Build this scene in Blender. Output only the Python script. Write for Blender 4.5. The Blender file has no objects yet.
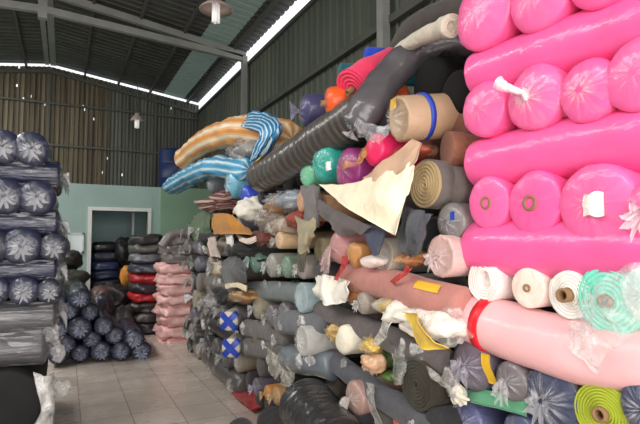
import bpy, math, random
from mathutils import Vector, Matrix, noise
random.seed(7)
SC = bpy.context.scene
COL = SC.collection
PI = math.pi
# ------------------------------------------------------------------ camera
F = 500.0
CAM = Vector((0, 0, 1.6))
YAW, PITCH = math.radians(27), math.radians(3.32)
ROT = Matrix.Rotation(-YAW, 3, 'Z') @ Matrix.Rotation(PI / 2 + PITCH, 3, 'X')
FWD = ROT @ Vector((0, 0, -1))
cd = bpy.data.cameras.new('camera')
cam = bpy.data.objects.new('camera', cd)
cam.location = CAM
cam.rotation_euler = ROT.to_euler()
cd.lens = F / 640 * 36
cd.sensor_width = 36
cd.clip_start = 0.05
COL.objects.link(cam)
SC.camera = cam


def ray(u, v): return ROT @ Vector(((u - 320) / F, -(v - 212) / F, -1))
def onX(u, v, X):
    d = ray(u, v); return CAM + d * ((X - CAM.x) / d.x)
def onY(u, v, Y):
    d = ray(u, v); return CAM + d * ((Y - CAM.y) / d.y)
def onZ(u, v, Z):
    d = ray(u, v); return CAM + d * ((Z - CAM.z) / d.z)
def mpp(p): return (p - CAM).dot(FWD) / F      # metres per pixel at a point


# ------------------------------------------------------------------ materials
def lin(c):
    return tuple(((x / 255) / 12.92 if x / 255 <= .04045 else ((x / 255 + .055) / 1.055) ** 2.4) for x in c) + (1,)

MC = {}
def new_mat(key):
    m = bpy.data.materials.new(str(key[0])); m.use_nodes = True
    nt = m.node_tree
    return m, nt, nt.nodes, nt.links, nt.nodes['Principled BSDF']


def bump(nt, strength, dist, scale, detail=3, stretch=None, kind='noise'):
    n, l = nt.nodes, nt.links
    tc = n.new('ShaderNodeTexCoord')
    src = tc.outputs['Object']
    if stretch:
        mp = n.new('ShaderNodeMapping'); mp.inputs['Scale'].default_value = stretch
        l.new(src, mp.inputs[0]); src = mp.outputs[0]
    t = n.new('ShaderNodeTexNoise'); t.inputs['Scale'].default_value = scale; t.inputs['Detail'].default_value = detail
    t.inputs['Distortion'].default_value = .6
    l.new(src, t.inputs['Vector'])
    b = n.new('ShaderNodeBump'); b.inputs['Strength'].default_value = strength; b.inputs['Distance'].default_value = dist
    l.new(t.outputs['Fac'], b.inputs['Height'])
    return b, t


def vary(nt, p, col, amt, scale):
    n, l = nt.nodes, nt.links
    tc = n.new('ShaderNodeTexCoord')
    t = n.new('ShaderNodeTexNoise'); t.inputs['Scale'].default_value = scale; t.inputs['Detail'].default_value = 4
    l.new(tc.outputs['Object'], t.inputs['Vector'])
    r = n.new('ShaderNodeValToRGB')
    r.color_ramp.elements[0].position = .3; r.color_ramp.elements[1].position = .7
    c = lin(col)
    r.color_ramp.elements[0].color = tuple(min(1, x * (1 - amt)) for x in c[:3]) + (1,)
    r.color_ramp.elements[1].color = tuple(min(1, x * (1 + amt)) for x in c[:3]) + (1,)
    l.new(t.outputs['Fac'], r.inputs[0]); l.new(r.outputs[0], p.inputs['Base Color'])


def fabric(col, rough=.85, amt=.12):
    k = ('fabric', col, rough, amt)
    if k not in MC:
        m, nt, n, l, p = new_mat(k)
        vary(nt, p, col, amt, 9)
        p.inputs['Roughness'].default_value = rough
        p.inputs['Sheen Weight'].default_value = .15
        b, _ = bump(nt, .75, .02, 12, 5); l.new(b.outputs[0], p.inputs['Normal'])
        MC[k] = m
    return MC[k]


def wrapped(col, wr=.5, amt=.08, coat=.6, st=None, sc=11):        # cloth under a tight clear film
    k = ('wrapped_fabric', col, wr, amt, coat, st, sc)
    if k not in MC:
        m, nt, n, l, p = new_mat(k)
        vary(nt, p, col, amt, 7)
        p.inputs['Roughness'].default_value = .6
        p.inputs['Coat Weight'].default_value = coat
        p.inputs['Coat Roughness'].default_value = .16
        b, _ = bump(nt, wr, .02, sc, 4, st); l.new(b.outputs[0], p.inputs['Coat Normal'])
        b2, _ = bump(nt, wr * .5, .015, sc * .65, 2, st); l.new(b2.outputs[0], p.inputs['Normal'])
        MC[k] = m
    return MC[k]


def film(tint=(235, 235, 235), white=.3, streak=.5, st=None):   # loose crinkled clear plastic
    k = ('plastic_film', tint, white, streak, st)
    if k not in MC:
        m, nt, n, l, p = new_mat(k)
        p.inputs['Base Color'].default_value = lin(tint)
        p.inputs['Roughness'].default_value = .2
        b, t = bump(nt, .9, .03, 15, 3, st); l.new(b.outputs[0], p.inputs['Normal'])
        tr = n.new('ShaderNodeBsdfTransparent')
        mx = n.new('ShaderNodeMixShader')
        tc = n.new('ShaderNodeTexCoord'); dn = n.new('ShaderNodeTexNoise'); dn.inputs['Scale'].default_value = 10 if not st else 6
        dn.inputs['Detail'].default_value = 3; dn.inputs['Distortion'].default_value = 1.2 if not st else .5
        mp = n.new('ShaderNodeMapping'); mp.inputs['Scale'].default_value = st or (1, 1, 1)
        l.new(tc.outputs['Object'], mp.inputs[0]); l.new(mp.outputs[0], dn.inputs['Vector'])
        mr = n.new('ShaderNodeMapRange'); mr.interpolation_type = 'SMOOTHSTEP'
        mr.inputs['From Min'].default_value = .42 if not st else .5; mr.inputs['From Max'].default_value = .68 if not st else .62
        mr.inputs['To Min'].default_value = white * .5; mr.inputs['To Max'].default_value = min(.95, white + streak * .45)
        l.new(dn.outputs['Fac'], mr.inputs['Value']); l.new(mr.outputs[0], mx.inputs[0])
        l.new(tr.outputs[0], mx.inputs[1]); l.new(p.outputs[0], mx.inputs[2])
        l.new(mx.outputs[0], n['Material Output'].inputs['Surface'])
        MC[k] = m
    return MC[k]


def gathered(fm, g0=.28):      # the same film where it is pulled together in pleats that run to a knot
    key = [k for k, v in MC.items() if v == fm][0]
    k = ('gathered_film', g0) + key[1:]
    if k not in MC:
        tint, white, streak = key[1:4]
        m, nt, n, l, p = new_mat(k)
        p.inputs['Base Color'].default_value = lin(tint)
        p.inputs['Roughness'].default_value = .22
        uv = n.new('ShaderNodeUVMap'); mp = n.new('ShaderNodeMapping'); mp.inputs['Scale'].default_value = (2.2, 34, 1)
        l.new(uv.outputs[0], mp.inputs[0])
        t = n.new('ShaderNodeTexNoise'); t.inputs['Scale'].default_value = 1; t.inputs['Detail'].default_value = 4; t.inputs['Distortion'].default_value = .8
        l.new(mp.outputs[0], t.inputs['Vector'])
        b = n.new('ShaderNodeBump'); b.inputs['Strength'].default_value = .7; b.inputs['Distance'].default_value = .02
        l.new(t.outputs['Fac'], b.inputs['Height']); l.new(b.outputs[0], p.inputs['Normal'])
        mr = n.new('ShaderNodeMapRange'); mr.inputs['From Min'].default_value = .46; mr.inputs['From Max'].default_value = .62
        mr.inputs['To Min'].default_value = white * .4; mr.inputs['To Max'].default_value = min(.95, white + streak)
        l.new(t.outputs['Fac'], mr.inputs['Value'])
        sp = n.new('ShaderNodeSeparateXYZ'); l.new(uv.outputs[0], sp.inputs[0])
        g = n.new('ShaderNodeMapRange'); g.inputs['From Min'].default_value = g0; g.inputs['From Max'].default_value = g0 + .18
        g.inputs['To Min'].default_value = .12; g.inputs['To Max'].default_value = 1
        l.new(sp.outputs['X'], g.inputs['Value'])
        mu = n.new('ShaderNodeMath'); mu.operation = 'MULTIPLY'; l.new(mr.outputs[0], mu.inputs[0]); l.new(g.outputs[0], mu.inputs[1])
        tf = n.new('ShaderNodeMapRange'); tf.inputs['From Min'].default_value = .62; tf.inputs['From Max'].default_value = .72
        l.new(sp.outputs['X'], tf.inputs['Value'])
        mm = n.new('ShaderNodeMix'); mm.inputs['B'].default_value = min(.8, white + streak * .45)
        l.new(tf.outputs[0], mm.inputs['Factor']); l.new(mu.outputs[0], mm.inputs['A'])
        tr = n.new('ShaderNodeBsdfTransparent'); mx = n.new('ShaderNodeMixShader')
        l.new(mm.outputs[0], mx.inputs[0]); l.new(tr.outputs[0], mx.inputs[1]); l.new(p.outputs[0], mx.inputs[2])
        l.new(mx.outputs[0], n['Material Output'].inputs['Surface'])
        MC[k] = m
    return MC[k]


def plain(col, rough=.6, metal=0, amt=.08, scale=5, name='painted'):
    k = (name, col, rough, metal, amt, scale)
    if k not in MC:
        m, nt, n, l, p = new_mat(k)
        vary(nt, p, col, amt, scale)
        p.inputs['Roughness'].default_value = rough; p.inputs['Metallic'].default_value = metal
        MC[k] = m
    return MC[k]


def striped(c1, c2, n_st, axis, c3=None, coat=.3):
    k = ('striped_cloth', c1, c2, n_st, axis, c3)
    if k not in MC:
        m, nt, n, l, p = new_mat(k)
        uv = n.new('ShaderNodeUVMap'); sp = n.new('ShaderNodeSeparateXYZ'); l.new(uv.outputs[0], sp.inputs[0])
        mu = n.new('ShaderNodeMath'); mu.operation = 'MULTIPLY'; mu.inputs[1].default_value = n_st
        l.new(sp.outputs[axis], mu.inputs[0])
        fr = n.new('ShaderNodeMath'); fr.operation = 'FRACT'; l.new(mu.outputs[0], fr.inputs[0])
        r = n.new('ShaderNodeValToRGB'); r.color_ramp.interpolation = 'CONSTANT'
        e = r.color_ramp.elements
        e[0].color = lin(c1); e[1].position = .5; e[1].color = lin(c2)
        if c3:
            x = e.new(.32); x.color = lin(c3); x = e.new(.8); x.color = lin(c3)
        l.new(fr.outputs[0], r.inputs[0]); l.new(r.outputs[0], p.inputs['Base Color'])
        p.inputs['Roughness'].default_value = .6
        p.inputs['Coat Weight'].default_value = coat; p.inputs['Coat Roughness'].default_value = .25
        b, _ = bump(nt, .5, .02, 9, 3); l.new(b.outputs[0], p.inputs['Normal'])
        MC[k] = m
    return MC[k]


CARD = plain((150, 115, 80), .8, name='cardboard')
WHITEF = film((245, 243, 240), .55, .45)
CLEAR = film((225, 225, 225), .12, .5)
GREYF = film((190, 188, 185), .3, .5)


# ------------------------------------------------------------------ mesh helpers
def mesh_obj(name, verts, faces, m, parent=None, uvs=None, smooth=True, origin=None):
    me = bpy.data.meshes.new(name)
    o0 = origin if origin is not None else (parent['_o'] if parent is not None and '_o' in parent else Vector((0, 0, 0)))
    o0 = Vector(o0)
    me.from_pydata([tuple(Vector(v) - o0) for v in verts], [], faces)
    if uvs:
        ul = me.uv_layers.new(name='UVMap')
        for lp in me.loops:
            ul.data[lp.index].uv = uvs[lp.vertex_index]
    if smooth:
        me.polygons.foreach_set('use_smooth', [True] * len(me.polygons))
    me.materials.append(m)
    me.update()
    o = bpy.data.objects.new(name, me)
    COL.objects.link(o)
    if parent is not None:
        o.parent = parent
    else:
        o.location = o0
    return o


ORG = {}
def empty(name, loc, label, cat, group=None):
    o = bpy.data.objects.new(name, None)
    o.empty_display_size = .1
    o.location = loc
    COL.objects.link(o)
    tag(o, label, cat, group)
    ORG[o.name] = Vector(loc)
    return o


def tag(o, label, cat, group=None, kind=None):
    if label: o['label'] = label
    if label and not 4 <= len(label.replace('-', ' ').split()) <= 16: print('LABEL', len(label.split()), label)
    if cat: o['category'] = cat
    if group: o['group'] = group
    if kind: o['kind'] = kind
    return o


def part(name, vf, m, root, uvs=None, smooth=True, label=None):
    base = root
    while base.parent is not None: base = base.parent
    o = mesh_obj(name, vf[0], vf[1], m, root, uvs if uvs else (vf[2] if len(vf) > 2 else None), smooth, ORG[base.name])
    if label: o['label'] = label
    return o


def top(name, vf, m, label, cat, group=None, smooth=True):
    vs = vf[0]
    o0 = Vector((sum(v[0] for v in vs) / len(vs), sum(v[1] for v in vs) / len(vs), min(v[2] for v in vs)))
    o = mesh_obj(name, vs, vf[1], m, None, vf[2] if len(vf) > 2 else None, smooth, o0)
    return tag(o, label, cat, group)


def struct(name, vf, m, parent=None, smooth=False):
    o = mesh_obj(name, vf[0], vf[1], m, parent, None, smooth, Vector((0, 0, 0)))
    if parent is None: o['kind'] = 'structure'
    return o


def box(x0, y0, z0, x1, y1, z1):
    v = [(x, y, z) for x in (x0, x1) for y in (y0, y1) for z in (z0, z1)]
    f = [(0, 1, 3, 2), (4, 6, 7, 5), (0, 4, 5, 1), (2, 3, 7, 6), (0, 2, 6, 4), (1, 5, 7, 3)]
    return v, f


def join(*vfs):
    V, Fc = [], []
    for a in vfs:
        k = len(V); V += list(a[0]); Fc += [tuple(i + k for i in f) for f in a[1]]
    return V, Fc


def bar(p, q, w, h):
    p, q = Vector(p), Vector(q)
    t = (q - p).normalized()
    s = t.cross(Vector((0, 0, 1)))
    if s.length < .1: s = Vector((1, 0, 0))
    s.normalize(); n = s.cross(t)
    v = [c + s * (a * w / 2) + n * (b * h / 2) for c in (p, q) for a, b in ((-1, -1), (1, -1), (1, 1), (-1, 1))]
    f = [(0, 1, 2, 3), (7, 6, 5, 4), (0, 4, 5, 1), (1, 5, 6, 2), (2, 6, 7, 3), (3, 7, 4, 0)]
    return v, f


def crom(pts, n):
    pts = [Vector(p) for p in pts]
    if len(pts) == 2:
        return [pts[0].lerp(pts[1], i / n) for i in range(n + 1)]
    P = [pts[0] * 2 - pts[1]] + pts + [pts[-1] * 2 - pts[-2]]
    out = []
    m = len(pts) - 1
    for i in range(n + 1):
        s = i / n * m; k = min(int(s), m - 1); t = s - k
        a, b, c, d = P[k:k + 4]
        out.append(.5 * ((2 * b) + (c - a) * t + (2 * a - 5 * b + 4 * c - d) * t * t + (3 * b - a - 3 * c + d) * t ** 3))
    return out


def frames(path):
    n = len(path)
    T = [(path[min(i + 1, n - 1)] - path[max(i - 1, 0)]).normalized() for i in range(n)]
    ref = Vector((0, 0, 1)) if abs(T[0].z) < .9 else Vector((0, 1, 0))
    A = (ref - T[0] * ref.dot(T[0])).normalized()
    out = []
    for t in T:
        A = (A - t * A.dot(t)).normalized()
        out.append((t, A, t.cross(A)))
    return out


def rings_mesh(rings, seg, cl0=True, cl1=True):
    """rings: list of lists of Vectors (seg each)"""
    V, Fc, UV = [], [], []
    R = len(rings)
    for i, rg in enumerate(rings):
        for j, p in enumerate(rg):
            V.append(p); UV.append((i / max(1, R - 1), j / seg))
    for i in range(R - 1):
        for j in range(seg):
            a, b = i * seg + j, i * seg + (j + 1) % seg
            Fc.append((a, a + seg, b + seg, b))
    if cl0: Fc.append(tuple(range(seg)))
    if cl1: Fc.append(tuple(reversed(range((R - 1) * seg, R * seg))))
    return V, Fc, UV


def roll_body(path, r, end='dome', seg=28, nl=12, bul=.35, amp=.05, nsc=3.6, seed=0, bag=0, pleat=.0, rad=None, flat=0,
              ribs=0, core_r=.17, end2='dome', swirl=1, turns=6, deep=.085):
    pts = crom(path, nl)
    fr = frames(pts)
    L = sum((pts[i + 1] - pts[i]).length for i in range(nl))
    so = Vector((seed * 3.7, seed * 1.3, seed * 2.1))
    rings = []

    def ring(c, f, rr, off=0, pl=0, fn=None):
        t, A, B = f
        out = []
        for j in range(seg):
            th = 2 * PI * j / seg
            q = rr
            if pl: q *= 1 + pl * math.sin(th * 9 + seed) + pl * .6 * math.sin(th * 17 + 2 * seed)
            d = A * math.cos(th) * (1 - flat) + B * math.sin(th) * (1 + flat * .5)
            p = c + d * q + t * (off + (fn(th, rr) if fn else 0))
            nn = noise.noise(p * nsc + so) * amp * 1.3 + noise.noise(p * nsc * 2.7 + so) * amp * .6 + (.25 - abs(noise.noise(p * nsc * 2.1 - so))) * amp * .9
            p = p + d * (nn * r * min(1, rr / r * 1.2))
            out.append(p)
        return out

    def cap(c, f, sgn, kind, rr):
        lst = []
        if kind == 'dome':
            for k in range(1, 8):
                ph = k / 7.3 * PI / 2
                rf = math.cos(ph) ** .8
                b = -bul * rr * math.sin(ph)
                fn = (lambda th, q, k=k: -sgn * pleat * rr * math.sin(th * 11 + seed + .5 * math.sin(3 * th)) * math.sin(k / 7 * PI)) if pleat else None
                lst.append(ring(c, f, rr * rf, sgn * b, 0, fn))
        elif kind == 'flat':
            for rf, b in ((.97, -.03), (.9, -.05), (.6, -.05), (.3, -.05), (.05, -.045)):
                lst.append(ring(c, f, rr * rf, sgn * b * rr))
        elif kind == 'spiral':
            N = 30
            for k in range(N + 1):
                rf = .985 - (.985 - core_r) * k / N
                def fn(th, q, rf=rf):
                    x = (rf * turns * 1.25 + swirl * th / (2 * PI) + .12 * math.sin(2 * th + seed)) % 1
                    return sgn * (-.05 * r + r * deep * (abs(x - .5) * 2) ** 2 + .03 * r * math.sin(th + seed))
                lst.append(ring(c, f, rr * rf, 0, 0, fn))
            lst.append(ring(c, f, rr * core_r * .98, sgn * .5 * rr))
            lst.append(ring(c, f, rr * .02, sgn * .5 * rr))
        elif kind == 'dish':
            for rf, b in ((.98, -.05), (.9, -.09), (.8, -.04), (.6, .02), (.4, .06), (.2, .1), (.03, .12)):
                lst.append(ring(c, f, rr * rf, sgn * b * rr, .04))
        return lst
    def rr_at(s):
        k = 1 + bag * (math.sin(PI * s) - .5)
        if rad:
            x = s * (len(rad) - 1); i = min(int(x), len(rad) - 2); k *= rad[i] * (1 - (x - i)) + rad[i + 1] * (x - i)
        if ribs: k *= 1 + .03 * (abs(math.sin(s * ribs * PI + 1.5 * math.sin(s * 9))) ** .6 - .7)
        return r * k
    if end == 'open': c0 = []
    else: c0 = cap(pts[0], fr[0], 1, end, rr_at(0))
    rings += list(reversed(c0))
    for i in range(nl + 1):
        rings.append(ring(pts[i], fr[i], rr_at(i / nl)))
    rings += cap(pts[-1], fr[-1], -1, end2, rr_at(1))
    return rings_mesh(rings, seg)


def tube(p, d, ro, ri, ln, seg=14):
    d = Vector(d).normalized(); (t, A, B) = frames([Vector(p), Vector(p) + d])[0]
    def rg(s, q): return [Vector(p) + t * s + (A * math.cos(2 * PI * j / seg) + B * math.sin(2 * PI * j / seg)) * q for j in range(seg)]
    return rings_mesh([rg(ln, ri), rg(0, ri), rg(0, ro), rg(ln, ro), rg(ln, ri)], seg, False, False)


def pucker(p, d, r, bul=.35, tail=.5, droop=.25, seed=0, seg=36, reach=.5, side=0, rim=1.03):
    """gathered film over a roll end, knot and flared tail; d points INTO the roll"""
    d = Vector(d).normalized(); (t, A, B) = frames([Vector(p), Vector(p) + d])[0]
    prof = [(reach, rim - .015, .004), (.12, rim, .01), (-.06, rim - .02, .02), (-bul * .75, .8, .05), (-bul - .04, .52, .12), (-bul - .07, .3, .2),
            (-bul - .1, .12, .25), (-bul - .16, .085, .25), (-bul - .16 - tail * .35, .2, .35), (-bul - .16 - tail * .7, .33, .4), (-bul - .16 - tail, .42, .45)]
    if tail == 0: prof = prof[:7]
    R = []
    for i, (o, q, pl) in enumerate(prof):
        k = max(0, i - 7) / 3
        cc = Vector(p) + t * (o * r) + Vector((0, 0, -droop * r * k * k)) + B * (side * r * k)
        rg = []
        for j in range(seg):
            th = 2 * PI * j / seg
            m = 1 + pl * math.sin(th * 8 + seed * 1.7 + i * .15) + pl * .5 * math.sin(th * 13 + seed * 2.9)
            pt = cc + (A * math.cos(th) + B * math.sin(th)) * (q * r * m)
            pt += t * (noise.noise(pt * 14 + Vector((seed, 0, 0))) * pl * r * .35)
            rg.append(pt)
        R.append(rg)
    V, Fc, UV = rings_mesh(R, seg, False, False)
    k = (len(prof) - 1) / 10
    return V, Fc, [(a * k, b) for a, b in UV]


def lump(c, rad, amp=.25, nsc=6, seed=0, seg=34, rg=22, pw=1.0, rot=0, knot=None):
    c = Vector(c); so = Vector((seed * 5.1, seed * 2.3, seed))
    R = []
    M = Matrix.Rotation(rot, 3, 'Z')
    def sp(x): return math.copysign(abs(x) ** pw, x)
    for i in range(rg + 1):
        ph = -PI / 2 + PI * (i / rg) * .985 + .012
        row = []
        for j in range(seg):
            th = 2 * PI * j / seg
            d = Vector((sp(math.cos(ph)) * sp(math.cos(th)), sp(math.cos(ph)) * sp(math.sin(th)), sp(math.sin(ph))))
            q = Vector((d.x * rad[0], d.y * rad[1], d.z * rad[2]))
            w = M @ q + c
            n = noise.noise(w * nsc + so) * amp + noise.noise(w * nsc * 2.6 + so) * amp * .5
            n = n - abs(noise.noise(w * nsc * 1.7 - so)) * amp * .7 + (.2 - abs(noise.noise(w * nsc * 4 + so * 2))) * amp * .45
            row.append(c + M @ (q * (1 + n)))
        R.append(row)
    return rings_mesh(R, seg)


def cloth(grid, n=8, th=.006, amp=.02, nsc=7, seed=0):
    """grid: rows of control points -> smooth sheet with real thickness"""
    rows = [crom(r, n * (len(r) - 1)) for r in grid]
    cols = list(zip(*rows))
    full = [crom(list(c), n * (len(c) - 1)) if len(c) > 1 else c for c in cols]
    a, b = len(full), len(full[0])
    so = Vector((seed * 3.3, seed, seed * 1.9))
    P = [[None] * b for _ in range(a)]
    N = [[None] * b for _ in range(a)]
    for i in range(a):
        for j in range(b):
            e = full[min(i + 1, a - 1)][j] - full[max(i - 1, 0)][j]
            g = full[i][min(j + 1, b - 1)] - full[i][max(j - 1, 0)]
            nn = e.cross(g); nn = nn.normalized() if nn.length > 1e-9 else Vector((1, 0, 0))
            if nn.x > 0: nn = -nn
            p = full[i][j]
            P[i][j] = p + nn * (noise.noise(p * nsc + so) * amp + noise.noise(p * nsc * 2.5 + so) * amp * .4); N[i][j] = nn
    V = [P[i][j] for i in range(a) for j in range(b)] + [P[i][j] - N[i][j] * th for i in range(a) for j in range(b)]
    k = a * b; Fc = []
    for i in range(a - 1):
        for j in range(b - 1):
            q = (i * b + j, i * b + j + 1, (i + 1) * b + j + 1, (i + 1) * b + j)
            Fc.append(q); Fc.append(tuple(x + k for x in reversed(q)))
    edge = [(i, 0) for i in range(a)] + [(a - 1, j) for j in range(1, b)] + [(i, b - 1) for i in range(a - 2, -1, -1)] + [(0, j) for j in range(b - 2, 0, -1)]
    ids = [i * b + j for i, j in edge]
    for s in range(len(ids)):
        x, y = ids[s], ids[(s + 1) % len(ids)]
        Fc.append((x, x + k, y + k, y))
    UV = [(i / (a - 1), j / (b - 1)) for i in range(a) for j in range(b)] * 2
    return V, Fc, UV


def shell_band(path, r, s0, s1, k=1.0, seg=28, lift=0.006):
    """strap round a roll between fractions s0..s1"""
    pts = crom(path, 24); fr = frames(pts); R = []
    for s, e in ((s0, 0), (s0, lift), ((s0 + s1) / 2, lift * 1.3), (s1, lift), (s1, 0)):
        x = s * 24; i = min(int(x), 23); c = pts[i].lerp(pts[i + 1], x - i); t, A, B = fr[i]
        R.append([c + (A * math.cos(2 * PI * j / seg) + B * math.sin(2 * PI * j / seg)) * (r * k + e) for j in range(seg)])
    return rings_mesh(R, seg, False, False)


def patch_on(path, r, s0, s1, a0, a1, k=1.03, n=6):
    """label glued on a roll: s along, a angle (0 = top, towards -x side negative/positive by frame)"""
    pts = crom(path, 24); fr = frames(pts); V = []; Fc = []
    for l in (0, .004):
        for i in range(n + 1):
            s = s0 + (s1 - s0) * i / n; x = s * 24; q = min(int(x), 23); c = pts[q].lerp(pts[q + 1], x - q); t, A, B = fr[q]
            for j in range(n + 1):
                a = a0 + (a1 - a0) * j / n
                V.append(c + (A * math.cos(a) + B * math.sin(a)) * (r * k + l))
    m = n + 1; K = m * m
    for i in range(n):
        for j in range(n):
            q = (i * m + j, i * m + j + 1, (i + 1) * m + j + 1, (i + 1) * m + j)
            Fc.append(tuple(x + K for x in q)); Fc.append(tuple(reversed(q)))
    return V, Fc


SEED = [0]
def make_roll(path, r, m, label, end='dome', wrap=None, core=None, group=None, name='fabric_roll', cat='fabric roll', fm=None,
              strap=None, paper=None, g0=.28, outer=None, scraps=0, tail=.5, droop=.25, side=0, core_out=.02, **kw):
    SEED[0] += 1; sd = SEED[0]
    path = [Vector(p) for p in path]
    mid = path[len(path) // 2] if len(path) > 2 else (path[0] + path[1]) / 2
    base = Vector((mid.x, mid.y, min(p.z for p in path) - r))
    root = empty(name, base, label, cat, group)
    kw.setdefault('seed', sd)
    b = roll_body(path, r, end, **kw)
    part('fabric', b, m, root)
    d = (path[1] - path[0]).normalized() if len(path) == 2 else (crom(path, 12)[1] - path[0]).normalized()
    bul = kw.get('bul', .35)
    if outer:
        pts_ = [path[0] + d * .012, path[0] + d * .5]
        part('outer_layer', roll_body(pts_, r * 1.035, 'open', nl=8, seed=sd + 9), outer, root)
    if core:
        q = core_out + (bul * r if end == 'dome' else .05 * r)
        part('core_tube', tube(path[0] - d * q, d, core * r, core * r * .68, q + .12 * r), CARD, root, label='cardboard core tube')
    if wrap == 'tail' or wrap == 'cap':
        part('plastic_wrap', pucker(path[0], d, r, bul, 0 if wrap == 'cap' else tail, droop, sd, side=side), gathered(fm or CLEAR, g0), root)
    elif wrap == 'sleeve':
        pts = crom(path, 10)
        sl = part('plastic_wrap', roll_body(path, r * 1.03, 'open', nl=10, amp=.04, nsc=8, seed=sd + 50), fm or CLEAR, root)
        part('gathered_end', pucker(path[0], d, r, bul, tail, droop, sd, side=side), gathered(fm or CLEAR, g0), sl)
    if strap:
        for (s0, s1, sm) in strap:
            part('strap', shell_band(path, r, s0, s1), sm, root)
    if paper:
        for q in paper:
            part('paper_tag', patch_on(path, r, q[0], q[1], q[2], q[3], q[5] if len(q) > 5 else 1.03), q[4], root)
    if scraps:
        rs = random.Random(sd * 13 + 1); pp = crom(path, 24); ff = frames(pp)
        for k in range(scraps):
            i = rs.randrange(2, 23); t, A, B_ = ff[i]; a_ = rs.uniform(.3, 2.0); z_ = r * rs.uniform(.3, .6)
            if B_.x > 0: a_ = -a_
            c = pp[i] + (A * math.cos(a_) + B_ * math.sin(a_)) * r * .98
            part('torn_film', lump(c, (z_ * .5, z_ * rs.uniform(.7, 1.5), z_), .75, 16, sd + k, seg=24, rg=14), rs.choice([GREYF, CLEAR, WHITEF]), root)
    return root


X0 = 1.65
def E(u, v, rp, m, label, X=X0, d=(1, 0, 0), L=1.2, **kw):
    c = onX(u, v, X); r = rp * mpp(c)
    d = Vector(d).normalized()
    return make_roll([c, c + d * L], r, m, label, **kw)


def LW(pts, rp, m, label, X=X0, **kw):
    """roll lying along a path given as (u, v[, X]) face points"""
    P = []
    for q in pts:
        x = q[2] if len(q) > 2 else X
        P.append(onX(q[0], q[1], x))
    r = rp * mpp(P[len(P) // 2])
    return make_roll(P, r, m, label, **kw)


def EY(u, v, rp, m, label, Y, L=1.4, **kw):
    c = onY(u, v, Y); r = rp * mpp(c)
    return make_roll([c, c + Vector((0, L, 0))], r, m, label, **kw)


def B(u, v, ru, rv, m, label, X=X0, dep=.8, name='cloth_bundle', cat='cloth bundle', amp=.42, nsc=7, group=None, fm=None, pw=1.0, knot=None):
    """soft bundle: half sizes in pixels; fm adds a loose plastic bag around it"""
    SEED[0] += 1
    c = onX(u, v, X); k = mpp(c)
    ang = math.atan2(c.x, c.y)
    s = ru * k / max(.35, math.sin(ang))
    rad = (s * dep, s, rv * k)
    c = c + Vector((rad[0] * .7, 0, 0))
    if fm is None:
        return top(name, lump(c, rad, amp, nsc, SEED[0], pw=pw), m, label, cat, group)
    root = empty(name, c - Vector((0, 0, rad[2])), label, cat, group)
    part('cloth', lump(c, [x * .88 for x in rad], amp * .7, nsc, SEED[0], pw=pw), m, root)
    part('plastic_bag', lump(c, rad, amp, nsc * 1.3, SEED[0], pw=pw), fm, root)
    return root


def C(grid, m, label, X=X0, name='loose_cloth', cat='cloth', th=.006, amp=.02, group=None, n=7, nsc=7):
    SEED[0] += 1
    g = [[onX(q[0], q[1], q[2] if len(q) > 2 else X) for q in row] for row in grid]
    return top(name, cloth(g, n, th, amp * 1.4, nsc, SEED[0]), m, label, cat, group)

# ------------------------------------------------------------------ the hall
XW, XL, YB, YF = 3.28, -4.2, 14.0, -3.2
RX = -.44
def roof_z(x): return 6.02 - .14 * abs(x - RX)
WT = 5.25                                           # top of the side walls

# floor
m, nt, n, l, p = new_mat(('floor_tiles',))
tc = n.new('ShaderNodeTexCoord'); mp = n.new('ShaderNodeMapping'); mp.inputs['Location'].default_value = (-.17, -.38, 0)
br = n.new('ShaderNodeTexBrick'); br.offset = 0; br.squash = 1
br.inputs['Scale'].default_value = 1; br.inputs['Brick Width'].default_value = .42; br.inputs['Row Height'].default_value = .42
br.inputs['Mortar Size'].default_value = .004; br.inputs['Mortar Smooth'].default_value = .2; br.inputs['Bias'].default_value = 0
br.inputs['Color1'].default_value = lin((218, 205, 193)); br.inputs['Color2'].default_value = lin((204, 190, 178)); br.inputs['Mortar'].default_value = lin((132, 120, 110))
l.new(tc.outputs['Object'], mp.inputs[0]); l.new(mp.outputs[0], br.inputs['Vector'])
nz = n.new('ShaderNodeTexNoise'); nz.inputs['Scale'].default_value = 3; nz.inputs['Detail'].default_value = 6; l.new(tc.outputs['Object'], nz.inputs['Vector'])
mr = n.new('ShaderNodeMapRange'); mr.inputs['To Min'].default_value = .7; mr.inputs['To Max'].default_value = 1.25; l.new(nz.outputs['Fac'], mr.inputs['Value'])
mx = n.new('ShaderNodeMix'); mx.data_type = 'RGBA'; mx.blend_type = 'MULTIPLY'; mx.inputs['Factor'].default_value = 1
l.new(br.outputs['Color'], mx.inputs['A']); l.new(mr.outputs[0], mx.inputs['B']); l.new(mx.outputs['Result'], p.inputs['Base Color'])
mr2 = n.new('ShaderNodeMapRange'); mr2.inputs['To Min'].default_value = .12; mr2.inputs['To Max'].default_value = .4; l.new(nz.outputs['Fac'], mr2.inputs['Value'])
l.new(mr2.outputs[0], p.inputs['Roughness'])
FLOOR = m
struct('floor', box(XL - .1, YF - .2, -.1, XW + .1, YB + .1, 0), FLOOR)


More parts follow.
